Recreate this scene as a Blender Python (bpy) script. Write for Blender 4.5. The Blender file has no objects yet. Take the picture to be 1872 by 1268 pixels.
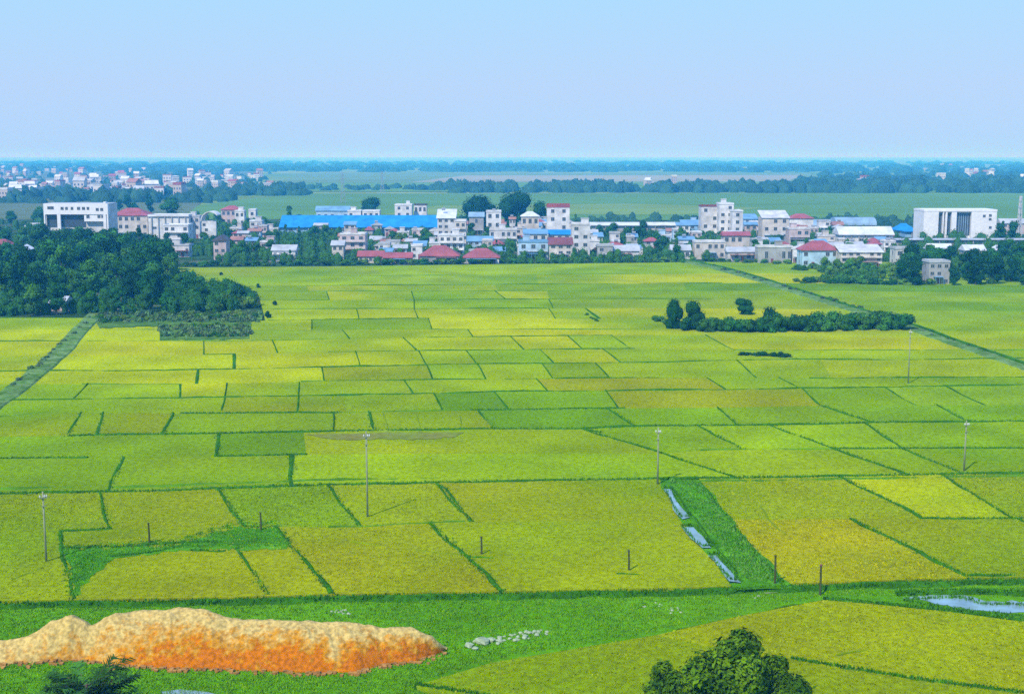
import bpy, math, random
import numpy as np
from mathutils import Vector, Matrix
C = bpy.context.scene.collection
R = math.radians
rnd = random.Random(7)

# ------------------------------------------------------------------ camera, sky, sun, exposure
H, F, CX, CY, HOR = 40.0, 2400.0, 936.0, 634.0, 285.0
PITCH = math.atan((CY - HOR) / F)
cam = bpy.data.cameras.new('camera'); cam.sensor_width = 36; cam.lens = F / 1872 * 36
cam.clip_start = 1; cam.clip_end = 90000
co = bpy.data.objects.new('camera', cam); C.objects.link(co)
co.location = (0, 0, H); co.rotation_euler = (math.pi/2 - PITCH, 0, 0)
bpy.context.scene.camera = co
sc = bpy.context.scene
sc.view_settings.view_transform = 'Standard'; sc.view_settings.look = 'None'
sc.view_settings.gamma = 1; sc.view_settings.exposure = 0.0
sc.cycles.use_denoising = False
sc.cycles.max_bounces = 6; sc.cycles.volume_bounces = 1; sc.cycles.transparent_max_bounces = 8

SUN_EL, SUN_AZ = 47, 212            # azimuth clockwise from +Y: behind the camera, to the left
w = bpy.data.worlds.new('World'); sc.world = w; w.use_nodes = True
nt = w.node_tree; bg = nt.nodes['Background']
sk = nt.nodes.new('ShaderNodeTexSky'); sk.sky_type = 'NISHITA'; sk.sun_disc = False
sk.sun_elevation = R(SUN_EL); sk.sun_rotation = R(SUN_AZ); sk.air_density = 1.0; sk.dust_density = 0.4; sk.ozone_density = 3
tc = nt.nodes.new('ShaderNodeTexCoord'); sx = nt.nodes.new('ShaderNodeSeparateXYZ'); nt.links.new(tc.outputs['Generated'], sx.inputs[0])
rp = nt.nodes.new('ShaderNodeValToRGB'); nt.links.new(sx.outputs['Z'], rp.inputs[0])
e = rp.color_ramp.elements; e[0].position = 0.0; e[0].color = (4.3, 6.7, 10.6, 1)
e[1].position = 0.5; e[1].color = (1.5, 4.6, 13.5, 1)
m_ = e.new(0.05); m_.color = (4.8, 6.75, 10.1, 1)
m_ = e.new(0.13); m_.color = (4.2, 7.4, 10.6, 1)
mx = nt.nodes.new('ShaderNodeMix'); mx.data_type = 'RGBA'; mx.inputs[0].default_value = 0.93
nt.links.new(sk.outputs[0], mx.inputs[6]); nt.links.new(rp.outputs[0], mx.inputs[7])
nt.links.new(mx.outputs[2], bg.inputs[0]); bg.inputs[1].default_value = 0.10
sun = bpy.data.lights.new('sun', 'SUN'); sun.energy = 4.2; sun.angle = R(0.6); sun.color = (1.0, 0.96, 0.89)
so = bpy.data.objects.new('sun', sun); C.objects.link(so)
sd = Vector((math.sin(R(SUN_AZ))*math.cos(R(SUN_EL)), math.cos(R(SUN_AZ))*math.cos(R(SUN_EL)), math.sin(R(SUN_EL))))
so.rotation_euler = (-sd).to_track_quat('-Z', 'Y').to_euler()

# ------------------------------------------------------------------ helpers
CA, SA = math.cos(PITCH), math.sin(PITCH)
def ray(x, y):
    a, b = (x - CX) / F, (CY - y) / F
    return Vector((a, CA + b*SA, -SA + b*CA))
def P(x, y, z=0.0):
    d = ray(x, y); t = (z - H) / d.z
    return Vector((d.x*t, d.y*t, z))
def zat(y, Y):                       # height seen at photo row y on the plane at distance Y
    d = ray(CX, y); return H + d.z * Y / d.y
def xat(x, y, Y):
    d = ray(x, y); return d.x * Y / d.y

def tag(o, label=None, cat=None, group=None, kind=None):
    if label: o['label'] = label
    if cat: o['category'] = cat
    if group: o['group'] = group
    if kind: o['kind'] = kind
    return o
def empty(name, loc, rz=0, sc_=1):
    o = bpy.data.objects.new(name, None); C.objects.link(o); o.location = loc
    o.rotation_euler = (0, 0, rz); o.scale = (sc_,)*3; o.empty_display_size = .5
    return o
def link(name, me, parent=None, loc=None):
    o = bpy.data.objects.new(name, me); C.objects.link(o)
    if parent: o.parent = parent
    if loc is not None: o.location = loc
    return o
def copy_tree(root):
    r = root.copy(); C.objects.link(r)
    for ch in root.children:
        c = ch.copy(); C.objects.link(c); c.parent = r
        for g in ch.children:
            d = g.copy(); C.objects.link(d); d.parent = c
    return r

class MB:
    def __init__(s): s.v = []; s.f = []; s.m = []
    def add(s, vs, fs, mi=0):
        b = len(s.v); s.v += [tuple(v) for v in vs]
        s.f += [tuple(i+b for i in f) for f in fs]; s.m += [mi]*len(fs)
    def box(s, x0, x1, y0, y1, z0, z1, mi=0):
        s.add([(x0,y0,z0),(x1,y0,z0),(x1,y1,z0),(x0,y1,z0),(x0,y0,z1),(x1,y0,z1),(x1,y1,z1),(x0,y1,z1)],
              [(0,3,2,1),(4,5,6,7),(0,1,5,4),(1,2,6,5),(2,3,7,6),(3,0,4,7)], mi)
    def tube(s, p, q, r0, r1, n=8, mi=0):
        p, q = Vector(p), Vector(q); d = (q-p).normalized()
        u = d.orthogonal().normalized(); v = d.cross(u)
        vs = [p + (u*math.cos(a)+v*math.sin(a))*r0 for a in [2*math.pi*k/n for k in range(n)]]
        vs += [q + (u*math.cos(a)+v*math.sin(a))*r1 for a in [2*math.pi*k/n for k in range(n)]]
        fs = [(k, (k+1)%n, n+(k+1)%n, n+k) for k in range(n)] + [tuple(range(n))[::-1], tuple(range(n, 2*n))]
        s.add(vs, fs, mi)
    def mesh(s, name, mats, smooth=False):
        me = bpy.data.meshes.new(name); me.from_pydata(s.v, [], s.f)
        for m in (mats if isinstance(mats, (list, tuple)) else [mats]): me.materials.append(m)
        me.polygons.foreach_set('material_index', s.m)
        if smooth: me.polygons.foreach_set('use_smooth', [True]*len(s.f))
        me.update(); return me

def npmesh(name, verts, faces, mats, cols=None, mi=None, smooth=False):
    """verts (n,3), faces (m,k) arrays"""
    me = bpy.data.meshes.new(name); n, (m, k) = len(verts), faces.shape
    me.vertices.add(n); me.vertices.foreach_set('co', np.asarray(verts, 'f').ravel())
    me.loops.add(m*k); me.loops.foreach_set('vertex_index', faces.astype('i').ravel())
    me.polygons.add(m); me.polygons.foreach_set('loop_start', np.arange(m, dtype='i')*k)
    me.polygons.foreach_set('loop_total', np.full(m, k, 'i'))
    for x in (mats if isinstance(mats, (list, tuple)) else [mats]): me.materials.append(x)
    if mi is not None: me.polygons.foreach_set('material_index', mi.astype('i'))
    if smooth: me.polygons.foreach_set('use_smooth', np.ones(m, bool))
    me.update(calc_edges=True)
    if cols is not None:                               # one tint per face
        a = me.color_attributes.new('tint', 'FLOAT_COLOR', 'CORNER')
        c = np.ones((m*k, 4), 'f'); c[:, :3] = np.repeat(cols, k, axis=0); a.data.foreach_set('color', c.ravel())
    return me

# ------------------------------------------------------------------ materials
def N(nt, t, **kw):
    n = nt.nodes.new(t)
    for k, v in kw.items(): setattr(n, k, v)
    return n
def mat(name, col, rough=.85, var=.15, scale=.8, var2=0, scale2=6, bump=0, spec=.2, stretch=(1,1,1), second=None,
        objcol=False, tint=False, metallic=0, backlit=0):
    m = bpy.data.materials.new(name); m.use_nodes = True; nt = m.node_tree; L = nt.links.new
    b = nt.nodes['Principled BSDF']; b.inputs['Roughness'].default_value = rough
    b.inputs['Specular IOR Level'].default_value = spec; b.inputs['Metallic'].default_value = metallic
    g = N(nt, 'ShaderNodeNewGeometry'); mp = N(nt, 'ShaderNodeVectorMath', operation='MULTIPLY')
    mp.inputs[1].default_value = stretch; L(g.outputs['Position'], mp.inputs[0])
    def noise(s, det=4):
        n = N(nt, 'ShaderNodeTexNoise'); n.inputs['Scale'].default_value = s; n.inputs['Detail'].default_value = det
        L(mp.outputs[0], n.inputs['Vector']); return n.outputs['Fac']
    def remap(src, lo, hi):
        r = N(nt, 'ShaderNodeMapRange'); r.inputs[1].default_value = .3; r.inputs[2].default_value = .7
        r.inputs[3].default_value = lo; r.inputs[4].default_value = hi; L(src, r.inputs[0]); return r.outputs[0]
    def mul(a, bv):
        x = N(nt, 'ShaderNodeVectorMath', operation='MULTIPLY'); L(a, x.inputs[0]); L(bv, x.inputs[1]); return x.outputs[0]
    if objcol: base = N(nt, 'ShaderNodeObjectInfo').outputs['Color']
    else:
        c = N(nt, 'ShaderNodeRGB'); c.outputs[0].default_value = (*col, 1); base = c.outputs[0]
    if second is not None:
        x = N(nt, 'ShaderNodeMix', data_type='RGBA'); n = noise(second[1]); r = remap(n, *(second[2] if len(second) > 2 else (0, 1)))
        L(r, x.inputs[0]); L(base, x.inputs[6]); x.inputs[7].default_value = (*second[0], 1); base = x.outputs[2]
    if tint:
        a = N(nt, 'ShaderNodeAttribute', attribute_name='tint'); base = mul(base, a.outputs['Color'])
    if var: base = mul(base, remap(noise(scale), 1-var, 1+var))
    if var2: base = mul(base, remap(noise(scale2, 2), 1-var2, 1+var2))
    L(base, b.inputs['Base Color'])
    if bump:
        bp = N(nt, 'ShaderNodeBump'); bp.inputs['Strength'].default_value = .7; bp.inputs['Distance'].default_value = bump
        L(noise(scale2, 3), bp.inputs['Height']); L(bp.outputs[0], b.inputs['Normal'])
    if backlit:
        b.inputs['Subsurface Weight'].default_value = 0
    return m

M = {}
M['rice'] = mat('rice', (0,0,0), .9, .17, .10, .24, 2.2, bump=.12, spec=0, objcol=True, second=((.13,.265,.001), .026, (-.30,.80)), stretch=(.8,.7,1))
M['grass'] = mat('grass', spec=0, col=(.085,.255,.001), rough=.9, var=.25, scale=.09, var2=.22, scale2=1.4, bump=.15, second=((.12,.30,.003), .05))
M['bund'] = mat('bund_grass', spec=0, col=(.040,.145,.002), rough=.95, var=.3, scale=.25, var2=.25, scale2=2.0, bump=.1)
M['bund2'] = mat('bund_light', spec=0, col=(.09,.22,.006), rough=.95, var=.25, scale=.3, var2=.2, scale2=2.0, bump=.1)
M['weed'] = mat('weed', spec=0, col=(.055,.225,.001), rough=.95, var=.3, scale=.3, var2=.25, scale2=1.5, bump=.2, second=((.09,.25,.006), .15))
M['garden'] = mat('garden', spec=0, col=(.05,.125,.02), rough=.95, var=.3, scale=.3, var2=.25, scale2=1.5, second=((.12,.22,.03), .2))
M['furrow'] = mat('furrow', spec=0, col=(.17,.25,.001), rough=.95, var=.2, scale=.3)
M['levee'] = mat('levee', spec=0, col=(.085,.20,.015), rough=.95, var=.25, scale=.2, var2=.3, scale2=1.2, bump=.2, second=((.17,.25,.08), .4))
M['ground'] = mat('ground', spec=0, col=(.12,.26,.015), rough=.95, var=.25, scale=.0025, var2=.2, scale2=.02, second=((.22,.26,.10), .0012))
M['village'] = mat('village_ground', spec=0, col=(.035,.085,.02), rough=.95, var=.3, scale=.05, var2=.2, scale2=.4, second=((.22,.19,.15), .045, (-1.0, .8)))
M['farfield'] = mat('far_field', spec=0, col=(0,0,0), rough=.95, var=.12, scale=.004, var2=.10, scale2=.03, objcol=True, stretch=(.35,1,1))
M['dryfield'] = mat('dry_paddy', spec=0, col=(.27,.25,.05), rough=.9, var=.2, scale=.08, var2=.2, scale2=1.2, second=((.13,.22,.01), .08), bump=.1)
M['leaf'] = mat('foliage', (.030,.085,.012), .75, .2, .35, objcol=True, tint=True, spec=.04)
M['trunk'] = mat('bark', (.11,.08,.05), .95, .25, 2)
M['concrete'] = mat('concrete', (.27,.30,.16), .85, .15, 1.5)
M['steel'] = mat('galvanised_steel', (.30,.33,.35), .5, .1, 1, metallic=.3)
M['pale'] = mat('pale_painted_steel', (.55,.56,.55), .6, .1)
M['clod'] = mat('clod', (.40,.20,.05), .95, .4, 1.5, spec=0)
M['darkwood'] = mat('weathered_post', (.075,.085,.02), .9, .25, 3)
M['glass'] = mat('window_glass', (.055,.075,.09), .25, .1, .2, spec=.5)
M['frame'] = mat('window_frame', (.38,.38,.36), .6, .05, 2)
M['water'] = mat('water', (.24,.36,.34), .12, .3, .35, spec=.8, bump=.03, scale2=2.5, second=((.16,.22,.10), .5, (-.9, .9)))
M['rubble'] = mat('white_rubble', spec=0, col=(.36,.42,.24), rough=.8, var=.2, scale=3)
M['scree'] = mat('pale_grit', spec=0, col=(.34,.42,.20), rough=.9, var=.25, scale=.8, var2=.3, scale2=3)
WALLC = dict(white=(.66,.66,.64), cream=(.56,.51,.44), pink=(.52,.42,.40), grey=(.36,.36,.34), blue=(.24,.42,.60), ltblue=(.38,.54,.66), pale=(.56,.56,.54))
ROOFC = dict(red=(.33,.09,.10), dark=(.10,.09,.09), blue=(.02,.24,.62), skyblue=(.16,.32,.46), greyblue=(.25,.38,.48), white=(.62,.64,.64),
             grey=(.42,.44,.44), terracotta=(.33,.17,.13), maroon=(.22,.07,.07))
WALLC['clean'] = (.78,.78,.77)
MW = {k: mat(k+'_plaster', v, .85, .06 if k == 'clean' else .24, .32, .10, 1.6) for k, v in WALLC.items()}
MR = {k: mat(k+'_roofing', v, .7, .2, .25, .10, 1.2) for k, v in ROOFC.items()}
M['farwall'] = mat('far_wall', (0,0,0), .85, .08, .1, objcol=True)

# sandy clay of the heap: pale dry crust with raw orange clay showing low on the right-hand flank
def clay():
    m = bpy.data.materials.new('clay'); m.use_nodes = True; nt = m.node_tree; L = nt.links.new
    b = nt.nodes['Principled BSDF']; b.inputs['Roughness'].default_value = .95; b.inputs['Specular IOR Level'].default_value = .1
    a = N(nt, 'ShaderNodeAttribute', attribute_name='tint')
    g = N(nt, 'ShaderNodeNewGeometry')
    n = N(nt, 'ShaderNodeTexNoise'); n.inputs['Scale'].default_value = 1.1; n.inputs['Detail'].default_value = 7; n.inputs['Roughness'].default_value = .7
    L(g.outputs['Position'], n.inputs['Vector'])
    s = N(nt, 'ShaderNodeSeparateColor'); L(a.outputs['Color'], s.inputs[0])
    ad = N(nt, 'ShaderNodeMath', operation='ADD'); L(s.outputs[0], ad.inputs[0])
    r = N(nt, 'ShaderNodeMapRange'); r.inputs[1].default_value = .3; r.inputs[2].default_value = .7; r.inputs[3].default_value = -.45; r.inputs[4].default_value = .45
    L(n.outputs['Fac'], r.inputs[0]); L(r.outputs[0], ad.inputs[1])
    cr = N(nt, 'ShaderNodeValToRGB'); L(ad.outputs[0], cr.inputs[0]); e = cr.color_ramp.elements
    e[0].position = .25; e[0].color = (.64,.45,.13,1); e[1].position = .9; e[1].color = (.56,.155,.001,1)
    x = e.new(.5); x.color = (.60,.31,.05,1); x = e.new(.68); x.color = (.60,.26,.01,1)
    n2 = N(nt, 'ShaderNodeTexNoise'); n2.inputs['Scale'].default_value = 3.2; n2.inputs['Detail'].default_value = 4
    L(g.outputs['Position'], n2.inputs['Vector'])
    r2 = N(nt, 'ShaderNodeMapRange'); r2.inputs[1].default_value = .35; r2.inputs[2].default_value = .65; r2.inputs[3].default_value = .62; r2.inputs[4].default_value = 1.12
    L(n2.outputs['Fac'], r2.inputs[0])
    mu = N(nt, 'ShaderNodeVectorMath', operation='MULTIPLY'); L(cr.outputs[0], mu.inputs[0]); L(r2.outputs[0], mu.inputs[1]); L(mu.outputs[0], b.inputs['Base Color'])
    bp = N(nt, 'ShaderNodeBump'); bp.inputs['Strength'].default_value = 1; bp.inputs['Distance'].default_value = .12
    L(n2.outputs['Fac'], bp.inputs['Height']); L(bp.outputs[0], b.inputs['Normal'])
    return m
M['clay'] = clay()

# ------------------------------------------------------------------ ground
def sheet(name, pts, z, m, color=None, px=True):
    vs = [P(x, y, z) for x, y in pts] if px else [(x, y, z) for x, y in pts]
    me = bpy.data.meshes.new(name); me.from_pydata([tuple(v) for v in vs], [], [tuple(range(len(vs)))]); me.materials.append(m)
    if me.polygons[0].normal.z < 0: me.flip_normals()
    o = link(name, me); tag(o, kind='structure')
    if color: o.color = (*color, 1)
    return o
bm_ = MB(); bm_.add([(-24000,-240,0),(24000,-240,0),(24000,39000,0),(-24000,39000,0)], [(0,1,2,3)])
tag(link('ground', bm_.mesh('ground', M['ground'])), kind='structure')
sheet('grassland', [(-900,1500),(2700,1500),(2300,1040),(-400,1085)], .02, M['grass'])
sheet('village_ground', [(-700,600),(500,590),(500,492),(1250,480),(1440,486),(1450,528),(2500,535),(2300,402),(1200,402),(-400,398)], .03, M['village'])

def interp(pl, x):
    if x <= pl[0][0]: return pl[0][1]
    for (a, b), (c, d) in zip(pl, pl[1:]):
        if x <= c: return b + (d-b)*(x-a)/(c-a)
    return pl[-1][1]

cy_, cl_, co_, cg, cd, cp, cw = (.41,.435,.001), (.29,.375,.001), (.280,.300,.001), (.190,.305,.001), (.115,.245,.001), (.26,.345,.008), (.36,.335,.001)
COL = dict(Y=cy_, L=cl_, O=co_, G=cg, D=cd, P=cp, W=cw)
def smooth_poly(pts, step=9.0):
    out = []
    for (a, b), (c, d) in zip(pts, pts[1:]):
        n = max(1, int(math.hypot(c-a, d-b)/step))
        for k in range(n): out.append((a+(c-a)*k/n, b+(d-b)*k/n))
    out.append(pts[-1]); return out

rows = {
 0: [(-400,489),(320,489),(600,487),(900,483),(1200,480),(1260,479),(2300,479)],
 1: [(320,507),(1300,500),(2300,500)],
 2: [(400,523),(1400,517),(2300,527)],
 3: [(440,533),(1500,531),(2300,540)],
 4: [(470,549),(1200,546),(2300,556)],
 5: [(480,565),(1200,563),(2300,572)],
 6: [(-400,581),(160,581),(460,586),(760,582),(1200,583),(2300,592)],
 7: [(-400,601),(460,603),(785,602),(1200,602),(2300,607)],
 8: [(-400,624),(460,623),(700,618),(1000,614),(1200,612),(2300,622)],
 9: [(-400,653),(370,648),(600,643),(1160,637),(1300,640),(2300,640)],
 10: [(-400,679),(300,677),(550,672),(800,666),(1200,662),(1440,656),(1600,658),(1872,655),(2300,655)],
 11: [(-400,702),(330,702),(550,698),(600,696),(1200,690),(1500,691),(2300,687)],
 12: [(-400,733),(20,731),(330,727),(550,723),(700,721),(900,716),(1200,713),(1450,710),(1700,706),(1872,703),(2300,700)],
 13: [(-400,762),(0,762),(90,753),(330,755),(620,754),(850,750),(1140,746),(1310,745),(1502,741),(2300,739)],
 14: [(-400,800),(125,796),(400,792),(600,788),(880,784),(1050,784),(1100,781),(1200,778),(1400,777),(1600,772),(1872,770),(2300,768)],
 15: [(-400,842),(0,838),(400,834),(600,830),(1000,828),(1200,829),(1300,822),(1523,820),(2300,818)],
 16: [(-400,905),(0,902),(300,897),(520,888),(800,882),(1200,875),(1500,871),(1872,864),(2300,860)],
 17: [(-400,972),(110,972),(200,967),(500,962),(600,964),(860,953),(1200,950),(1560,948),(2300,948)],
 18: [(-400,1101),(0,1097),(350,1092),(600,1085),(900,1080),(1300,1072),(1430,1066),(1760,1055),(2300,1052)],
}
RZ = .35
NEAR = []
def cell(rt, rb, xt0, xt1, xb0, xb1, col, k):
    nx = max(2, int(max(xt1-xt0, xb1-xb0)/24)); ny = 2
    z = RZ + .012*((k*7) % 5)
    vs = []
    for j in range(ny+1):
        t = j/ny
        for i in range(nx+1):
            s = i/nx; xt = xt0+(xt1-xt0)*s; xb = xb0+(xb1-xb0)*s
            yt, yb = interp(rows[rt], xt), interp(rows[rb], xb)
            a, b = P(xt, yt, z), P(xb, yb, z); vs.append(tuple(a.lerp(b, t)))
    fs = [(j*(nx+1)+i, (j+1)*(nx+1)+i, (j+1)*(nx+1)+i+1, j*(nx+1)+i+1) for j in range(ny) for i in range(nx)]
    # skirt of stalks down to the soil on the near side
    b0 = len(vs)
    for i in range(nx+1): p = vs[ny*(nx+1)+i]; vs.append((p[0], p[1], 0.03))
    fs += [(ny*(nx+1)+i, b0+i, b0+i+1, ny*(nx+1)+i+1) for i in range(nx)]
    me = bpy.data.meshes.new('rice_field'); me.from_pydata(vs, [], fs); me.materials.append(M['rice'])
    o = link('rice_field', me); tag(o, kind='structure')
    if rt >= 16: NEAR.append(([(xt0, interp(rows[rt], xt0)), (xt1, interp(rows[rt], xt1)), (xb1, interp(rows[rb], xb1)), (xb0, interp(rows[rb], xb0))], col))
    j = [rnd.uniform(.93, 1.07) for _ in range(3)]
    o.color = (col[0]*j[0], col[1]*j[1], col[2]*j[2], 1)
FRINGE = []
def bund(pts, w=.45, h=.5, m='bund', name='bund', jit=.12, step=9, closed=False):
    """a raised earth bank with a rounded top following a line over the ground"""
    pp = [P(x, y, RZ) for x, y in smooth_poly(pts, step)]
    if name == 'bund' and min(q[1] for q in pts) > 740 and m == 'bund': FRINGE.append((pts, w, .36))
    vs = []; n = len(pp)
    for i, p in enumerate(pp):
        p = Vector((p.x, p.y, 0)); d = (pp[min(i+1, n-1)] - pp[max(i-1, 0)]); d.z = 0; d.normalize(); s = Vector((-d.y, d.x, 0))
        ww = w*(1+rnd.uniform(-jit, jit)*2)*.36*(1+.35*math.sin(i*.7+w*9)*math.sin(i*.23+len(pts))); hh = h + rnd.uniform(-.06, .06) + .07*math.sin(i*.31+w*5)
        o = s*(rnd.uniform(-jit, jit)*w*.5 + .16*math.sin(i*.37+len(pts)*1.7)+.1*math.sin(i*.9+w))
        for f, z in ((-1.5, 0.03), (-.9, hh*.85), (0, hh), (.9, hh*.85), (1.5, 0.03)): q = p+o+s*ww*f; vs.append((q.x, q.y, z))
    fs = [(i*5+k, i*5+k+1, (i+1)*5+k+1, (i+1)*5+k) for i in range(n-1) for k in range(4)]
    fs += [(0, 1, 2, 3, 4), tuple((n-1)*5+k for k in (4,3,2,1,0))]
    me = bpy.data.meshes.new(name); me.from_pydata(vs, [], fs); me.materials.append(M[m])
    o = link(name, me); tag(o, kind='structure'); return o

# each band of plots: (row above, row below, left edge, right edge, dividers (x above, x below, width or 0), colours)
X0, X1 = -330, 2250
bands = [
 (0,1,(322,335),(X1,X1),[(680,700,.5),(1330,1345,.4),(1560,1570,0)],'PLPPG'),
 (1,2,(330,420),(X1,X1),[(700,712,.3),(980,985,0),(1600,1610,0)],'LPYLG'),
 (2,3,(420,470),(X1,X1),[(560,565,0),(905,910,0),(1250,1255,0)],'GLGDL'),
 (3,4,(470,475),(X1,X1),[(597,602,.5),(752,757,.3),(905,925,.35),(1000,1004,0),(1500,1500,0)],'GYLYGP'),
 (4,5,(475,480),(X1,X1),[(757,757,.3),(1003,1012,.5),(1560,1575,0)],'LLPGL'),
 (5,6,(480,485),(X1,X1),[(652,657,.5),(757,765,.5),(1003,1016,.4),(1070,1098,1.2),(1500,1500,0)],'YYYLYP'),
 (6,7,(X0,X0),(X1,X1),[(160,130,0),(460,458,0),(570,570,.4),(783,790,.4),(1100,1110,0),(1640,1660,0)],'LYYGYYL'),
 (7,8,(X0,X0),(X1,X1),[(120,90,0),(460,458,0),(625,640,.5),(855,865,.4),(1300,1320,0)],'YYPLYY'),
 (8,9,(X0,X0),(X1,X1),[(372,373,.5),(498,508,.5),(737,765,.5),(933,960,.5),(1037,1067,.5),(1117,1155,.5),(1290,1344,.5)],'YYYYYLLYY'),
 (9,10,(X0,X0),(X1,X1),[(428,430,.8),(650,660,.4),(765,780,.5),(852,873,.5),(987,1015,.5),(1102,1137,.5),(1500,1500,0)],'YYYYLYLLL'),
 (10,11,(X0,X0),(X1,X1),[(362,360,.7),(588,593,.5),(780,793,.5),(873,890,.5),(990,1013,.4),(1088,1117,.4),(1347,1385,.5),(1500,1520,0)],'YYOLLGLLYL'),
 (11,12,(X0,X0),(X1,X1),[(160,136,.4),(330,330,1.0),(415,411,.3),(547,546,.5),(738,757,.5),(980,1003,.5),(1292,1329,.5),(1424,1466,.5),(1700,1730,0)],'LLYLLLOLLGP'),
 (12,13,(X0,X0),(X1,X1),[(411,405,.6),(546,545,.5),(625,632,0),(793,812,.5),(903,933,.5),(1107,1133,.4),(1466,1502,.6),(1616,1674,.5),(1728,1800,.5)],'LOOODGOGPPG'),
 (13,14,(X0,X0),(X1,X1),[(148,125,.5),(188,180,.6),(317,298,.6),(610,611,.3),(675,685,.7),(873,903,.6),(1110,1163,.5),(1312,1350,.3),(1502,1595,.6),(1713,1771,.4)],'OOOGOODGGGG'),
 (14,15,(X0,X0),(X1,X1),[(160,143,0),(400,398,.7),(555,560,0),(850,860,0),(1060,1210,.6),(1275,1360,.4),(1405,1523,.5),(1580,1650,.3)],'GGDOOGLLLL'),
 (15,16,(X0,X0),(X1,X1),[(226,198,.6),(533,535,.8),(1210,1344,.55),(1523,1660,.5),(1649,1760,.4)],'GGLLLLL'),
 (16,17,(X0,X0),(1205,1257),[(182,202,.5),(398,446,.5),(600,657,.4),(797,860,.5)],'OOGOO'),
 (16,17,(1277,1333),(X1,X1),[(1534,1690,.6),(1720,1850,.3)],'OYO'),
 (17,18,(X0,X0),(1257,1336),[(110,133,.6),(503,607,.6),(785,920,.6)],'OOOO'),
 (17,18,(1333,1437),(X1,X1),[(1555,1771,.6),(1860,2100,.5)],'WOO'),
]
kk = 0
MEAN = (.28,.34,.001)
for k_ in COL: COL[k_] = tuple(a*.85+b*.15 for a, b in zip(COL[k_], MEAN))
for rt, rb, l, r, divs, cols in bands:
    xs = [(*l, 0)] + divs + [(*r, 0)]
    for i in range(len(xs)-1):
        kk += 1
        cell(rt, rb, xs[i][0], xs[i+1][0], xs[i][1], xs[i+1][1], COL[cols[min(i, len(cols)-1)]], kk)
    for xt, xb, wd in divs:
        if wd and rt > 2:
            bund([(xt, interp(rows[rt], xt)), (xb, interp(rows[rb], xb))], wd, .5)
def rowb(r, x0, x1, w, m='bund', h=.5, dy=0): bund([(x0, interp(rows[r], x0)+dy)] + [(x, y+dy) for x, y in rows[r] if x0 < x < x1] + [(x1, interp(rows[r], x1)+dy)], w, h, m, step=14)
for a in [(1,600,1250,.8,'bund2'),(2,560,1320,.9,'bund'),(3,480,1350,.8,'bund2'),(4,480,600,.8,'bund'),(4,740,1300,.8,'bund'),(5,480,1000,.8,'bund'),
          (6,-330,140,1.3,'bund'),(6,490,785,.7,'bund'),(7,150,300,.7,'bund2'),(7,785,1200,.5,'bund2'),(8,-330,120,1.1,'bund'),(8,160,600,.6,'bund2'),(8,780,1120,.7,'bund'),
          (9,372,430,.8,'bund'),(9,600,1160,.6,'bund'),(9,1344,2250,.5,'bund2'),(10,-330,2250,1.1,'bund'),
          (11,150,330,.5,'bund2'),(11,550,1240,.6,'bund'),(11,1480,2250,.7,'bund'),(12,-330,2250,1.2,'bund'),(13,-330,90,.5,'bund2'),(13,330,620,.7,'bund'),(13,620,860,.7,'bund2'),(13,860,1140,.6,'bund'),
          (14,125,2250,1.0,'bund'),(15,-330,160,.6,'bund'),(15,398,560,.6,'bund'),(15,1280,1523,.35,'bund2'),(15,1523,2250,.4,'bund'),
          (16,-330,800,.9,'bund'),(16,800,2250,.9,'bund'),(17,110,200,.25,'bund'),(17,600,850,.35,'bund2'),(17,1690,2250,.3,'bund')]:
    rowb(*a)
rowb(16, -330, 800, 1.3, 'bund2', .45, -9); rowb(16, 1240, 2250, 1.4, 'bund2', .45, 5)
bund([(800,886),(815,893),(860,953)], .45)
rowb(18, -330, 2250, .7, 'bund', .5, 7)
bund([(1280,886),(1333,950),(1387,1018),(1437,1075)], .32)
bund([(433,1003),(455,1035),(488,1087)], .38)
bund([(123,1003),(230,999),(330,993),(390,990)], .5); bund([(203,1018),(283,1010),(325,1000)], .35); bund([(350,1006),(410,1008)], .3)
bund([(1771,1052),(1850,1052)], .3)
bund([(1060,784),(1100,790)], .4)
for q in [[(870,925),(980,910),(1110,890)],[(900,985),(1010,988),(1190,1006)],[(1392,925),(1405,950),(1435,978)],[(1475,912),(1560,913),(1640,905)],[(640,990),(740,1002),(870,1018)],
          [(20,1060),(85,1035),(85,1000)],[(1240,790),(1330,800),(1360,812)],[(760,755),(770,782)],[(700,756),(712,785)],[(840,760),(845,780)],[(240,915),(300,925),(390,921)],[(1530,1198),(1580,1186)],[(1000,962),(1100,970),(1200,965)],[(1740,1000),(1860,1012)]]:
    bund(q, .28, .40, 'furrow', 'furrow')
# rank green weed patches among the ripe rice
def patch(name, pts, z, m, j=4):
    q = smooth_poly(pts+[pts[0]], 10)[:-1]; g_ = random.Random(len(q))
    return sheet(name, [(x+g_.uniform(-j, j), y+g_.uniform(-j, j)*.35) for x, y in q], z, m)
patch('weed_patch', [(118,1004),(325,996),(420,965),(505,962),(535,1000),(440,1008),(430,1004),(330,1006),(210,1022),(165,1055),(136,1092)], RZ+.07, M['weed'], 9)
patch('dry_patch', [(560,794),(700,790),(850,790),(835,797),(770,803),(700,801),(640,804),(600,801)], RZ+.075, M['dryfield'])
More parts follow.
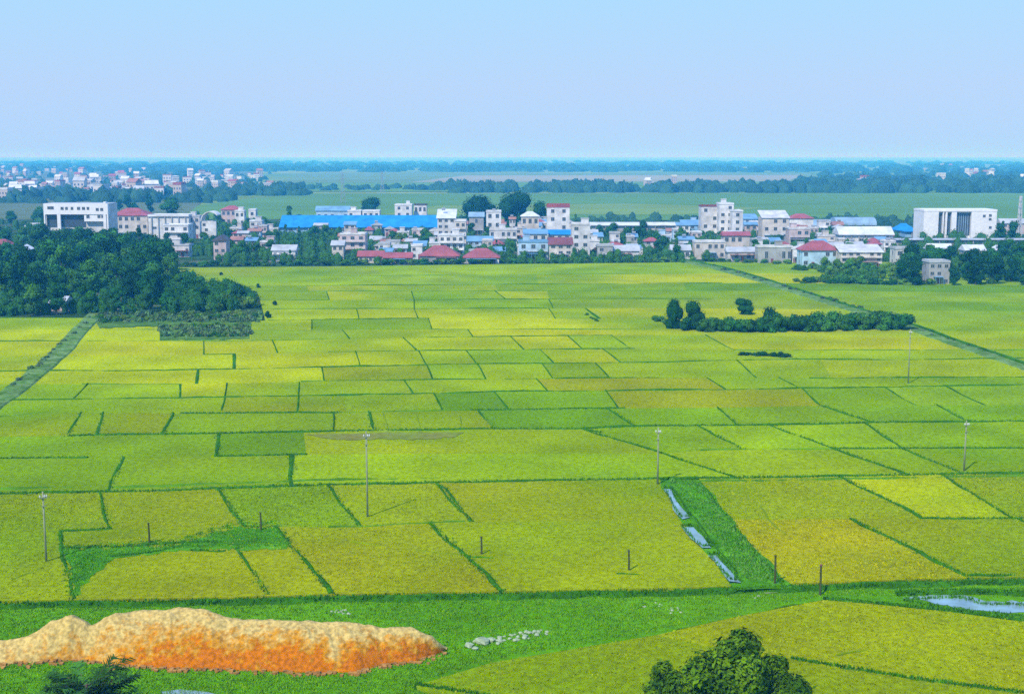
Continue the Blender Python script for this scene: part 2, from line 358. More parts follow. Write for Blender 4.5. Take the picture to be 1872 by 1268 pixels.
# lower right field and the strip of grass around it
def slab(name, pts, z, m, color):
    top = [P(x, y, z) for x, y in smooth_poly(pts+[pts[0]], 30)[:-1]]
    n = len(top); vs = [tuple(p) for p in top] + [(p.x, p.y, .03) for p in top]
    me = bpy.data.meshes.new(name); me.from_pydata(vs, [], [tuple(range(n))] + [(i, i+n, (i+1) % n+n, (i+1) % n) for i in range(n)])
    me.materials.append(m); o = link(name, me); tag(o, kind='structure'); o.color = (*color, 1); NEAR.append((pts, color)); return o
slab('rice_field', [(1505,1096),(1600,1104),(1738,1118),(1872,1136),(2300,1190),(2300,1290),(1872,1268),(1667,1240),(1444,1203),(1340,1190),(1200,1160),(1344,1127)], RZ, M['rice'], (.29,.31,.001))
slab('rice_field', [(1200,1160),(1340,1190),(1444,1203),(1667,1240),(1872,1268),(2300,1290),(2400,1420),(1600,1400),(1000,1330),(760,1252),(900,1210)], RZ+.015, M['rice'], (.23,.27,.001))
bund([(1444,1203),(1667,1240),(1872,1266),(2100,1283)], .35, .42)
bund([(760,1250),(830,1262),(930,1278)], .3, .45)
bund([(1505,1093),(1600,1102),(1738,1115),(1872,1133),(2200,1180)], .5, .4)
bund([(1230,1150),(1344,1126),(1505,1093)], .3, .3, 'bund2')

# canal with grassy banks on the right, reedy ditch on the left
def strip(name, pts, w, z, m):
    pp = [P(x, y, 0) for x, y in smooth_poly(pts, 14)]; n = len(pp); vs = []
    for i, p in enumerate(pp):
        d = (pp[min(i+1, n-1)] - pp[max(i-1, 0)]).normalized(); s = Vector((-d.y, d.x, 0))
        a, b = w*.5*rnd.uniform(.85, 1.15), w*.5*rnd.uniform(.85, 1.15)
        for q, zz in ((p-s*(a+.8), .03), (p-s*a, z), (p, z+.05), (p+s*b, z), (p+s*(b+.8), .03)): vs.append((q.x, q.y, zz))
    me = bpy.data.meshes.new(name); me.from_pydata(vs, [], [(i*5+k, i*5+k+1, (i+1)*5+k+1, (i+1)*5+k) for i in range(n-1) for k in range(4)])
    me.materials.append(m); o = link(name, me); tag(o, kind='structure'); return o
CANAL = [(1240,477),(1310,492),(1400,517),(1500,550),(1600,580),(1665,600),(1720,620),(1800,648),(1872,672),(2100,750)]
strip('canal_bank', CANAL, 4.6, .55, M['levee'])
bund([(x+12, y-2) for x, y in CANAL], 1.0, 1.0)
DITCH = [(185,570),(160,592),(118,640),(70,683),(20,722),(-60,780),(-200,870)]
strip('ditch_bank', DITCH, 3.6, .60, M['levee'])
# garden plots of low shrubs at the grove's foot
patch('garden_plot', [(170,585),(300,577),(480,574),(478,585),(440,590),(380,592),(180,600)], RZ+.09, M['garden'])
patch('garden_plot', [(290,600),(380,592),(462,590),(455,620),(290,622)], RZ+.10, M['garden'])

# drainage ditch between the near fields: grassy banks, three pools
strip('ditch_grass', [(1243,883),(1270,925),(1312,985),(1352,1030),(1398,1084)], 5.2, .42, M['weed'])
POOLS = [[(1214,893),(1226,893),(1243,925),(1262,945),(1246,948),(1232,930)],
         [(1247,963),(1268,963),(1285,980),(1302,1000),(1283,1001),(1262,983)],
         [(1295,1014),(1310,1014),(1332,1040),(1353,1064),(1336,1062),(1318,1042)]]
for p in POOLS: patch('pool', p, .56, M['water'], 2.6); FRINGE.append((p+[p[0]], .16, .54))
FRINGE.append(([(1655,1091),(1700,1087),(1760,1086),(1800,1098),(1872,1098),(1900,1102)], .5, .04)); FRINGE.append(([(1655,1091),(1720,1104),(1780,1113),(1872,1120),(1900,1122)], .5, .04))
bund([(1230,893),(1250,925),(1272,955),(1290,975),(1318,1010),(1340,1036),(1350,1050)], .3, .62)
patch('pool', [(1655,1091),(1700,1087),(1760,1086),(1800,1098),(1872,1098),(2000,1110),(2000,1128),(1872,1120),(1780,1113),(1720,1104)], .06, M['water'], 6)
sheet('pool', [(295,1263),(330,1259),(380,1264),(420,1275),(420,1300),(300,1290)], .06, M['water'])
bund([(1640,1082),(1760,1078),(1872,1082),(2050,1090)], .5, .5)
sheet('gravel_patch', [(1370,1072),(1425,1068),(1450,1080),(1400,1084)], .07, M['scree'])

# land beyond the village
def far(pts, z, col): return sheet('far_field', pts, z, M['farfield'], col)
far([(330,401),(2600,405),(2600,353),(560,354),(430,366),(330,380)], .30, (.115,.235,.05))
far([(700,392),(1250,392),(1400,380),(1150,372),(800,376)], .36, (.18,.28,.06))
far([(450,350),(2100,352),(1900,330),(500,334)], .40, (.12,.24,.04))
far([(500,334),(1500,334),(1480,316),(560,316)], .50, (.15,.24,.08))
far([(750,333),(1440,331),(1470,320),(850,321)], .60, (.30,.30,.19))
far([(-600,404),(330,401),(400,345),(500,306),(-500,303)], .32, (.12,.16,.07))

# ------------------------------------------------------------------ foliage meshes
def crown(seed, h=10, rw=3.4, base=.22, nl=9, nleaf=900, size=.62, shape='round', jit=.5, core=True):
    g = np.random.default_rng(seed)
    lobes = []
    for k in range(nl):
        t = g.uniform(0, 1) if k else .85; z = h*(base + (1-base)*t*.86)
        if shape == 'round': rr = rw*math.sqrt(max(.05, 1-(2*t-.8)**2/1.7))*.62
        elif shape == 'slim': rr = rw*(1-t)*.75+.15
        elif shape == 'low': rr = rw*.75
        a = g.uniform(0, 2*math.pi); q = rr*g.uniform(.3, 1)
        r = rw*g.uniform(.38, .6) if shape != 'slim' else rw*(.62-.35*t)*g.uniform(.8, 1.2)
        if k == 0: q *= .2
        z = min(z, h-r*.75)
        lobes.append((q*math.cos(a), q*math.sin(a), max(z, r*.6), r, g.uniform(.55, 1.6)))
    V, Fc, T = [], [], []
    per = nleaf//nl
    for (x, y, z, r, tn) in lobes:
        d = g.normal(size=(per, 3)); d /= np.linalg.norm(d, axis=1)[:, None]
        d[:, 2] = np.where(d[:, 2] < -.5, -d[:, 2], d[:, 2])
        rad = r*g.uniform(.72, 1.12, size=(per, 1)); c = np.array([x, y, z]) + d*rad*np.array([1, 1, .85])
        nrm = d + g.normal(size=(per, 3))*jit; nrm /= np.linalg.norm(nrm, axis=1)[:, None]
        u = np.cross(nrm, g.normal(size=(per, 3))); u /= np.linalg.norm(u, axis=1)[:, None]; v = np.cross(nrm, u)
        s = size*g.uniform(.55, 1.15, size=(per, 1))*.5; s2 = s*g.uniform(.5, .9, size=(per, 1))
        q = np.stack([c-u*s, c-v*s2+nrm*s*.15, c+u*s, c+v*s2+nrm*s*.15], axis=1)
        V.append(q.reshape(-1, 3)); T.append(np.repeat(tn*g.uniform(.75, 1.25, size=(per, 1)), 3, axis=1)*np.array([1+g.uniform(-.1,.25), 1, 1]))
    V = np.concatenate(V); T = np.concatenate(T); Fq = np.arange(len(V)).reshape(-1, 4)
    if core:                                           # inner mass of twigs so that the crown is not see-through
        cv, cf = [], []
        for (x, y, z, r, tn) in lobes:
            b = len(cv); n1, n2 = 4, 7
            for i in range(n1+1):
                th = math.pi*i/n1
                for j in range(n2):
                    ph = 2*math.pi*j/n2; q = r*.80*g.uniform(.8, 1.1)
                    cv.append((x+q*math.sin(th)*math.cos(ph), y+q*math.sin(th)*math.sin(ph), z+q*.85*math.cos(th)))
            cf += [(b+i*n2+j, b+i*n2+(j+1) % n2, b+(i+1)*n2+(j+1) % n2, b+(i+1)*n2+j) for i in range(n1) for j in range(n2)]
        cf = np.array(cf)+len(V); V = np.concatenate([V, np.array(cv)]); Fq = np.concatenate([Fq, cf])
        T = np.concatenate([T, np.full((len(cf), 3), .8)])
    return npmesh('crown', V, Fq, M['leaf'], T), lobes
def trunk_mesh(h, r, lobes, base_h):
    b = MB(); top = (0, 0, h*.6); b.tube((0, 0, -.1), (r*.4, 0, h*.3), r*1.25, r*.85, 7); b.tube((r*.4, 0, h*.3), top, r*.85, r*.4, 7)
    for (x, y, z, rr, _) in lobes[1:5]: b.tube((r*.4, 0, h*.28), (x*.8, y*.8, z), r*.5, r*.15, 5)
    return b.mesh('trunk', M['trunk'])
KINDS = {}
def mk(kind, n, **kw):
    KINDS[kind] = []
    for i in range(n):
        me, lo = crown(hash(kind) % 1000 + i if False else sum(map(ord, kind))*13+i, **kw); KINDS[kind].append((me, trunk_mesh(kw.get('h', 10), .22, lo, 0), kw.get('h', 10)))
mk('broad', 6, h=10, rw=4.0, nl=11, nleaf=1100, size=.65)
mk('slim', 4, h=12, rw=2.6, base=.12, nl=10, nleaf=900, size=.6, shape='slim')
mk('dome', 3, h=10, rw=5.6, base=.1, nl=14, nleaf=1500, size=.6, jit=.3)
mk('bush', 5, h=3, rw=2.2, base=.05, nl=7, nleaf=480, size=.42, shape='low')
TREES = []
def tree(kind, pos, h, col, label, group, name='tree', cat='tree', trunk=True, wide=1):
    me, tm, h0 = rnd.choice(KINDS[kind]); s = h/h0
    o = empty(name, pos, rnd.uniform(0, 6.28), s); o.scale = (s*wide, s*wide, s)
    tag(o, label, cat, group)
    c = link('crown', me, o); j = rnd.uniform(.75, 1.3); c.color = (col[0]*j*rnd.uniform(.9, 1.15), col[1]*j, col[2]*j, 1)
    if trunk: link('trunk', tm, o)
    TREES.append((pos.x, pos.y, h)); return o
G1, G2, G3, G4 = (.022,.105,.010), (.042,.145,.012), (.095,.21,.018), (.012,.070,.008)

def inpoly(x, y, poly):
    c = False; n = len(poly)
    for i in range(n):
        x0, y0 = poly[i]; x1, y1 = poly[(i+1) % n]
        if (y0 > y) != (y1 > y) and x < (x1-x0)*(y-y0)/(y1-y0)+x0: c = not c
    return c
HOUSES = []
def free(p, r, md=0):
    if any(abs(p.x-a) < w2+r and abs(p.y-b) < d2+r for a, b, w2, d2 in HOUSES): return False
    if md and any((p.x-a)**2+(p.y-b)**2 < md*md for a, b, _ in TREES): return False
    return True

# ------------------------------------------------------------------ buildings
WIN = {}
def window_mesh(w, h, dark=False):
    k = (round(w, 1), round(h, 1))
    if k not in WIN:
        b = MB(); t = .09; w, h = k
        b.box(-w/2-t, w/2+t, -.07, .0, -t, 0, 0); b.box(-w/2-t, w/2+t, -.07, 0, h, h+t, 0)
        b.box(-w/2-t, -w/2, -.07, 0, 0, h, 0); b.box(w/2, w/2+t, -.07, 0, 0, h, 0); b.box(-.03, .03, -.06, 0, 0, h, 0)
        b.box(-w/2, -.03, -.03, 0, 0, h, 1); b.box(.03, w/2, -.03, 0, 0, h, 1)
        WIN[k] = b.mesh('window', [M['frame'], M['glass']])
    return WIN[k]
def roof_mb(kind, W, D, hw, rh, m, ov=.5):
    b = MB()
    if kind == 'flat':
        b.box(-W/2-.2, W/2+.2, -D/2-.2, D/2+.2, hw, hw+.22)
        for a in ((-W/2-.1, W/2+.1, -D/2-.1, -D/2+.08), (-W/2-.1, W/2+.1, D/2-.08, D/2+.1), (-W/2-.1, -W/2+.08, -D/2+.08, D/2-.08), (W/2-.08, W/2+.1, -D/2+.08, D/2-.08)):
            b.box(*a, hw+.22, hw+max(.3, rh))
    else:
        x, y = W/2+ov, D/2+ov; i = min(x*.75, y) if kind == 'hip' else (0 if kind == 'gable' else 0)
        t = .18
        if kind in ('hip', 'gable'):
            for z in (0,):
                vs = [(-x,-y,hw),(x,-y,hw),(x,y,hw),(-x,y,hw),(-x+i,0,hw+rh),(x-i,0,hw+rh),
                      (-x,-y,hw-t),(x,-y,hw-t),(x,y,hw-t),(-x,y,hw-t)]
                b.add(vs, [(0,1,5,4),(2,3,4,5),(1,2,5),(3,0,4),(6,7,1,0),(7,8,2,1),(8,9,3,2),(9,6,0,3),(9,8,7,6)])
        elif kind == 'gablefront':
            vs = [(-x,-y,hw),(x,-y,hw),(x,y,hw),(-x,y,hw),(0,-y,hw+rh),(0,y,hw+rh),(-x,-y,hw-t),(x,-y,hw-t),(x,y,hw-t),(-x,y,hw-t)]
            b.add(vs, [(0,4,5,3),(1,2,5,4),(0,1,4),(2,3,5),(6,7,1,0),(7,8,2,1),(8,9,3,2),(9,6,0,3),(9,8,7,6)])
        elif kind == 'shed':
            vs = [(-x,-y,hw),(x,-y,hw),(x,y,hw+rh),(-x,y,hw+rh),(-x,-y,hw-t),(x,-y,hw-t),(x,y,hw+rh-t),(-x,y,hw+rh-t)]
            b.add(vs, [(0,1,2,3),(7,6,5,4),(4,5,1,0),(5,6,2,1),(6,7,3,2),(7,4,0,3)])
        elif kind == 'arch':
            n = 10; vs = []
            for k in range(n+1):
                a = math.pi*k/n; vs += [(-x, -y*math.cos(a), hw+rh*math.sin(a)), (x, -y*math.cos(a), hw+rh*math.sin(a))]
            b.add(vs, [(2*k, 2*k+1, 2*k+3, 2*k+2) for k in range(n)] + [tuple(2*k for k in range(n+1))[::-1], tuple(2*k+1 for k in range(n+1)), (0, 2*n, 2*n+1, 1)])
    return b
def bldg(name, x0, x1, yt, yb, dep, wall, roof, label, cat='house', rows_=2, cols_=3, rh=None, yaw=0, group=None, door=True,
         balcony=False, tank=False, sidewin=True, hfix=None, setback=0, arcade=False, ridge=None):
    rk, rc = roof
    g0 = P(x0, yb); Y = g0.y; W = xat(x1, yb, Y) - xat(x0, yb, Y); xc = (xat(x0, yb, Y)+xat(x1, yb, Y))/2
    ht = hfix if hfix else zat(yt, Y)
    rh = rh if rh is not None else (.7 if rk == 'flat' else min(ht*.42, dep*.28))
    hw = max(2.2, ht - rh); D = dep
    o = empty(name, (xc, Y+D/2, 0), yaw); tag(o, label, cat, group); HOUSES.append((xc, Y+D/2, W/2+1, D/2+1))
    b = MB(); b.box(-W/2, W/2, -D/2, D/2, -.2, hw); wm = link('wall', b.mesh('wall', MW[wall]), o)
    rf = link('roof', roof_mb(rk, W, D, hw, rh, None).mesh('roof', MR[rc] if rc in MR else MW[rc]), o)
    st = hw/rows_
    ww = min(1.5, W/cols_*.5); wh = st*.42
    dc = rnd.randrange(cols_) if door else -1
    for r_ in range(rows_):
        for c in range(cols_):
            xx = -W/2 + W*(c+.5)/cols_; zz = st*r_ + st*.34
            if r_ == 0 and c == dc:
                d = MB(); d.box(-.6, .6, -.06, 0, 0, 2.1, 0); d.box(-.5, .5, -.09, -.06, .05, 2.0, 1)
                link('door', d.mesh('door', [M['frame'], MR['maroon']]), o, (xx, -D/2, 0))
            elif rnd.random() < .78: link('window', window_mesh(ww, wh), o, (xx, -D/2, zz))
        if sidewin and D > 4:
            for sgn in (-1, 1):
                q = link('window', window_mesh(1.1, wh), o, (sgn*W/2, 0, st*r_+st*.34)); q.rotation_euler = (0, 0, sgn*math.pi/2)
        if balcony and r_ > 0:
            d = MB(); d.box(-W/2+.3, W/2-.3, -1.1, 0, 0, .15)
            d.box(-W/2+.3, W/2-.3, -1.1, -1.02, .8, .88)
            for k in range(int(W/.8)): d.box(-W/2+.35+k*.8, -W/2+.41+k*.8, -1.08, -1.04, .15, .8)
            link('balcony', d.mesh('balcony', MW['pale']), o, (0, -D/2, st*r_+.02))
    if rk == 'flat' and rnd.random() < .55 and W > 5:
        d = MB(); q = rnd.uniform(1.0, 1.5); d.box(-q, q, -1.4, 1.4, 0, 2.1); d.box(-q-.2, q+.2, -1.6, 1.6, 2.1, 2.25)
        link('stair_house', d.mesh('stair_house', MW[wall]), o, (rnd.uniform(-W*.3, W*.3), rnd.uniform(-.1, .2)*D, hw+.22))
    if rnd.random() < .5 and W > 4.5 and cat == 'house':
        d = MB(); pw = rnd.uniform(.35, .9)*W/2; z = min(2.6, hw*.8)
        d.box(-pw, pw, -1.9, -.01, z, z+.1)
        for sx in (-pw+.1, 0, pw-.1): d.box(sx-.06, sx+.06, -1.85, -1.73, 0, z)
        link('porch', d.mesh('porch', MR[rnd.choice(['grey','maroon','skyblue','terracotta','white'])]), o, (rnd.uniform(-1, 1)*(W/2-pw)*.8, -D/2, 0))
    if tank:
        d = MB(); d.tube((-.8,0,0), (.8,0,0), .55, .55, 10)
        for sx in (-.6, .6): d.box(sx-.05, sx+.05, -.4, .4, -.75, -.3)
        link('water_tank', d.mesh('water_tank', M['steel']), o, (rnd.uniform(-W*.25, W*.25), 0, hw+.22+.75 if rk == 'flat' else hw+rh*.9+.6))
    return o

# --- landmark buildings
def left_modern():
    x0, x1, yb = 83, 200, 452; Y = P(x0, yb).y; a, b_ = xat(x0, yb, Y), xat(x1, yb, Y); W = b_-a; D = 14; top = zat(371, Y)
    k = W/117.0
    o = empty('office_building', ((a+b_)/2, Y+D/2, 0)); HOUSES.append(((a+b_)/2, Y+D/2, W/2+1, D/2+1))
    tag(o, 'white modern office block with dark recessed storey above left grove', 'building')
    f = -D/2; b = MB(); zl = zat(392, Y)
    b.box(-W/2, W/2, f+2.2, D/2, 0, top-.6); link('wall', b.mesh('wall', MW['pale']), o)
    b = MB(); b.box(-W/2, W/2, f, f+2.2, zl, top-.3)
    b.box(W/2-1.2-11*k+2, W/2-.8, f+.01, f+2.19, top-.3, top+.5); link('upper_storey', b.mesh('upper_storey', MW['clean']), o)
    for px0, px1, yb2 in ((-W/2, -W/2+2.4*k, 0), (-W/2+24*k, -W/2+30*k, 0), (W/2-9*k, W/2-4*k, 0), (W/2-2.4*k, W/2, 0)):
        b = MB(); b.box(px0, px1, f+.02, f+1.2, yb2, zl); link('column', b.mesh('column', MW['clean']), o)
    b = MB(); b.box(W/2-44*k, W/2-9*k, f+.3, f+2.2, zat(404, Y)-.2, zl); link('annex_panel', b.mesh('annex_panel', MW['clean']), o)
    b = MB(); b.box(-W/2+2.4*k, W/2-44*k-.05, f+1.9, f+2.2, zat(415, Y), zl); link('glazing', b.mesh('glazing', M['glass']), o)
    for cx, w_, y_ in ((13,14,380),(34,6,381),(42,5,381),(52,5,381),(64,6,381),(73,6,381),(81,5,381),(98,6,383),(106,6,383),(100,6,396),(107,6,396)):
        ww = w_*k*.8
        q = link('window', window_mesh(ww, 1.2), o, (-W/2+cx*k, f if y_ < 390 else f+.3, zat(y_+2.5, Y)))
        if y_ > 390: q.location.y = f+.3
    q = link('window', window_mesh(1.3, 1.4), o, (W/2-37*k, f+.3, zat(399, Y)))
    b = MB(); b.box(-W/2-.1, W/2+.1, f-.1, D/2+.1, top-.6+.31, top-.0); b2 = MB(); b2.box(-W/2-.1, W/2+.1, f+2.25, D/2+.1, top-.58, top-.25)
    link('roof', b2.mesh('roof', MR['grey']), o)
def right_modern():
    x0, x1, yb = 1687, 1820, 440; Y = P(x0, yb).y; a, b_ = xat(x0, yb, Y), xat(x1, yb, Y); W = b_-a; D = 16; top = zat(383, Y); k = W/133.0
    o = empty('office_building', ((a+b_)/2, Y+D/2, 0)); HOUSES.append(((a+b_)/2, Y+D/2, W/2+1, D/2+1))
    tag(o, 'large plain white box building with tall glazed centre bay, far right', 'building')
    f = -D/2
    b = MB(); b.box(-W/2, -W/2+27*k, f, D/2, 0, top-1); b.box(W/2-46*k, W/2, f, D/2, 0, top-1); b.box(-W/2+27*k, W/2-46*k, f+2, D/2, 0, top-1)
    link('wall', b.mesh('wall', MW['clean']), o)
    b = MB(); b.box(-W/2-.1, W/2+.1, f-.1, D/2+.1, top-1, top); link('roof', b.mesh('roof', MW['clean']), o)
    b = MB(); b.box(-W/2+30*k, -W/2+87*k-.1, f+1.7, f+2, zat(430, Y), top-1.8); link('glazing', b.mesh('glazing', M['glass']), o)
    for c0, c1 in ((40,43),(51,60),(35,37)):
        b = MB(); b.box(-W/2+c0*k, -W/2+c1*k, f+.1, f+1.7, 0, top-1); link('column', b.mesh('column', MW['clean']), o)
    b = MB()
    for i in range(6): b.box(-W/2+(62+i*4)*k, -W/2+(63+i*4)*k, f+1.5, f+1.7, zat(430, Y), top-1.8)
    link('mullions', b.mesh('mullions', MR['greyblue']), o)
    for cx, y_ in ((110,395),(121,394),(121,401),(122,416)): link('window', window_mesh(1.2, 1.1), o, (-W/2+cx*k, f, zat(y_+2, Y)))
def long_shed(x0, x1, yt, yb, dep, wall, rk, rc, hw, label, cat='shed', posts=8, name='shed', skylights=0):
    Y = P(x0, yb).y; a, b_ = xat(x0, yb, Y), xat(x1, yb, Y); W = b_-a; ht = zat(yt, Y)
    o = empty(name, ((a+b_)/2, Y+dep/2, 0)); tag(o, label, cat); HOUSES.append(((a+b_)/2, Y+dep/2, W/2, dep/2+.5))
    b = MB(); b.box(-W/2, W/2, -dep/2+.5, dep/2, -.2, hw-.25); link('wall', b.mesh('wall', MW[wall]), o)
    link('roof', roof_mb(rk, W, dep, hw, max(.3, ht-hw), None, .6).mesh('roof', MR[rc]), o)
    for i in range(posts):
        b = MB(); b.box(-.18, .18, -.18, .18, 0, hw-.2); link('post', b.mesh('post', MW['grey']), o, (-W/2+W*(i+.5)/posts, -dep/2, 0))
        if i % 2 == 0: link('window', window_mesh(1.8, 1.0), o, (-W/2+W*(i+1)/posts - .4, -dep/2+.5, hw*.45))
    return o
left_modern(); right_modern()
long_shed(512,805,395,428,22,'greyblue' if False else 'blue','gable','blue',3.6,'very long warehouse with bright blue metal roof in the village centre','warehouse',14,'warehouse')
long_shed(1062,1243,407,428,12,'grey','gable','white',4.6,'long low building with thin white roof right of the tower house','building',10,'long_building')
long_shed(1640,2010,437,452,10,'grey','gable','grey',3.4,'long grey-roofed arcade under the large white box building, far right','building',12,'arcade')
long_shed(1655,1795,424,434,9,'blue','gable','skyblue' if False else 'blue',3.0,'low blue metal roof directly below the large white box building','shed',6)
long_shed(1640,1672,409,430,10,'blue','hip','blue',2.6,'small bright blue hipped roof left of the large white box building','shed',3)
long_shed(1487,1528,402,422,12,'ltblue','gable','greyblue',3.0,'grey-blue shed roof behind the long white school-like building','shed',4)
long_shed(1530,1600,398,424,14,'grey','arch','greyblue',3.6,'arched blue-grey roofed hall behind the long white building on the right','hall',5,'hall')
long_shed(1535,1632,415,450,12,'white','gable','white',5.2,'long white building with white roof and dark window row on the right','building',7,'long_building')
long_shed(272,346,392,437,11,'white','flat','white',zat(394,P(272,437).y)-.5,'long plain white building between the white office block and the curved white building','building',6,'long_building')
bldg('house',205,271,381,436,12,'cream',('hip','red'),'wide cream house with faded red roof just right of the white office block',rows_=3,cols_=6)
bldg('house',300,345,410,450,9,'white',('flat','white'),'white block of small flats below the long plain white building',rows_=3,cols_=4,balcony=True)
bldg('house',345,366,394,436,8,'pale',('flat','grey'),'narrow pale building joining the long white one to the curved white one',rows_=3,cols_=2)
def curved_bldg():
    Y = P(368, 440).y; xc = xat(384, 440, Y); o = empty('white_building', (xc, Y, 0)); tag(o, 'white building with a curved sail-like roof at the left end of the village', 'building')
    HOUSES.append((xc, Y+4, 5, 5)); b = MB(); n = 10; R0 = 4.6; zc = zat(388, Y); vs = []
    base = [(-4.2, 4.5), (4.2, 4.5)]
    b.box(-3.8, 1.6, 0, 8, 0, zc-4.2); link('wall', b.mesh('wall', MW['white']), o)
    b = MB(); vs = []
    for k in range(n+1):
        a = math.pi - math.pi*.78*k/n; x, z = R0*math.cos(a)+.4, zc-4.2+4.6*math.sin(a)
        for yy in (-.4, 8.4): vs += [(x, yy, z), (x*.93, yy, z-.35)]
    b.add(vs, [(4*k, 4*k+2, 4*k+6, 4*k+4) for k in range(n)] + [(4*k+1, 4*k+5, 4*k+7, 4*k+3) for k in range(n)] + [(4*k, 4*k+4, 4*k+5, 4*k+1) for k in range(n)] + [(4*k+2, 4*k+3, 4*k+7, 4*k+6) for k in range(n)])
    link('roof', b.mesh('roof', MW['white']), o)
    b = MB(); b.add([(-1.2,-.2,zc-4.4),(3.2,-.2,zc-4.4),(3.0,-.2,1),(1.8,-.2,1),(-1.2,.3,zc-4.4),(3.2,.3,zc-4.4),(3.0,.3,1),(1.8,.3,1)], [(3,2,1,0),(4,5,6,7),(0,1,5,4),(1,2,6,5),(2,3,7,6),(3,0,4,7)])
    link('pylon', b.mesh('pylon', MW['white']), o)
    for i in range(2): link('window', window_mesh(1.3, 1.2), o, (-2.6+i*1.0, 0, zc-6.5-i*2.4))
curved_bldg()
B = bldg
B('house',391,414,430,478,7,'pink',('gablefront','dark'),'small pinkish gabled house in trees behind the left field edge',rows_=3,cols_=2)
B('house',405,440,376,412,8,'pink',('hip','red'),'pinkish house with red hip roof behind the trees right of the curved white building',rows_=2,cols_=4)
B('house',430,447,384,414,6,'white',('flat','white'),'tiny white block right of the pinkish red-roofed house at the village back',rows_=2,cols_=2)
B('house',455,468,382,412,6,'white',('flat','white'),'white cube house nearest the left end of the blue warehouse, at the back',rows_=2,cols_=1)
B('house',314,346,446,470,5,'pale',('flat','grey'),'low pale wall-like building among the trees above the left grove',rows_=1,cols_=4)
B('house',-14,16,438,472,8,'cream',('hip','red'),'red-roofed house at the left photo edge behind the grove',rows_=2,cols_=3)
B('house',28,52,448,480,6,'white',('gablefront','white'),'small white gabled house beside the red roof at the left edge',rows_=2,cols_=2)
B('house',46,68,408,436,8,'grey',('gable','grey'),'grey gabled house left of the white office block',rows_=2,cols_=3)
B('house',498,540,448,477,7,'white',('gable','grey'),'white bungalow alone in the trees below the left end of the blue warehouse',rows_=1,cols_=4)
B('house',578,638,377,412,9,'ltblue',('gable','skyblue'),'light blue shed with sky-blue roof behind the warehouse',rows_=1,cols_=5)
B('house',636,660,384,414,8,'white',('flat','white'),'white block house directly behind the warehouse, left of its white neighbour',rows_=2,cols_=2)
B('house',663,694,384,414,8,'white',('flat','white'),'wider white block behind the warehouse below the round dark tree',rows_=2,cols_=3)
B('house',722,753,373,410,9,'white',('flat','white'),'tall-standing white box house with blank front behind the blue warehouse',rows_=3,cols_=2)
B('house',757,780,373,408,8,'white',('flat','dark'),'white house with dark roof edge right of the blank white box house',rows_=2,cols_=3)
B('house',622,668,426,468,9,'pink',('flat','pale'),'pinkish-white three-storey house in front of the warehouse middle',rows_=3,cols_=3,balcony=True)
B('house',607,628,440,474,6,'cream',('gable','grey'),'small cream house at the left shoulder of the pinkish three-storey house',rows_=2,cols_=2)
B('house',655,700,459,481,6,'cream',('gable','red'),'low cream house with long red tiled roof, leftmost by the field edge',rows_=1,cols_=5,rh=1.9)
B('house',702,752,462,482,6,'pink',('gable','red'),'low pinkish house with red tiled roof next to the widest red roof',rows_=1,cols_=5,rh=1.8)
B('house',752,772,447,474,6,'white',('flat','white'),'white cube house between low red roofs and widest red roof',rows_=2,cols_=2)
B('house',768,838,450,481,10,'grey',('hip','red'),'wide house with the broadest faded red roof at the village field edge',rows_=1,cols_=6,rh=3.6)
B('house',848,912,455,482,9,'pale',('hip','red'),'red hip-roofed house at the field edge right of the widest red roof',rows_=1,cols_=5,rh=3.2)
B('house',816,840,457,479,5,'white',('arch','white'),'small white shed with an arched roof between the two broad red roofs',rows_=1,cols_=2) if False else None
B('house',800,832,384,452,12,'pale',('shed','white'),'tall pale apartment house with sloping roofline right of the warehouse',rows_=5,cols_=3,rh=3.5,tank=True)
B('house',832,852,402,458,9,'cream',('flat','pale'),'narrow cream tube house beside the tall pale apartment house',rows_=4,cols_=2,balcony=True)
B('house',803,848,428,470,7,'white',('flat','white'),'white stepped house above the widest red roof',rows_=3,cols_=4,balcony=True)
B('house',826,870,427,462,8,'ltblue',('gable','skyblue'),'pale blue low house in front of the narrow cream tube house',rows_=2,cols_=4) if False else None
B('house',858,884,388,430,8,'grey',('gable','greyblue'),'grey-blue roofed house below the left domed tree',rows_=2,cols_=3)
B('house',889,916,385,436,8,'white',('flat','white'),'white house with a roof-top stair tower between the two domed trees',rows_=3,cols_=2,tank=True)
B('house',855,900,432,460,7,'ltblue',('gable','skyblue'),'light blue house with sky-blue roof above the right-hand broad red roof',rows_=2,cols_=4)
B('house',895,945,418,452,7,'pale',('flat','pale'),'long pale two-storey house below the right domed tree',rows_=2,cols_=5,balcony=True)
B('house',953,985,387,434,8,'cream',('hip','white'),'cream two-storey house left of the red-roofed tower house',rows_=2,cols_=3)
B('house',1000,1041,373,438,9,'white',('flat','red'),'tall white tower house with red roof band, highest of the village centre',rows_=4,cols_=2,rh=1.6,balcony=False)
B('house',958,1000,420,458,6,'pale',('shed','skyblue'),'low pale house with sloping sky-blue roof left below the tower house',rows_=2,cols_=3)
B('house',1003,1043,421,456,6,'pale',('shed','blue'),'low pale house with deeper blue roof at the foot of the tower house',rows_=2,cols_=3)
B('house',948,1002,440,476,9,'ltblue',('flat','skyblue'),'light blue house with white frame near the field edge below the tower house',rows_=2,cols_=3,balcony=True)
B('house',1045,1078,408,470,9,'pale',('flat','pale'),'tall pale building with small dark openings right of the tower house',rows_=4,cols_=2)
B('house',1004,1046,436,477,8,'cream',('shed','maroon'),'cream house with maroon awning line in front of the tower house',rows_=3,cols_=3)
B('house',1093,1120,447,477,7,'grey',('flat','grey'),'grey concrete house at the field edge, left end of the low grey pair',rows_=2,cols_=2)
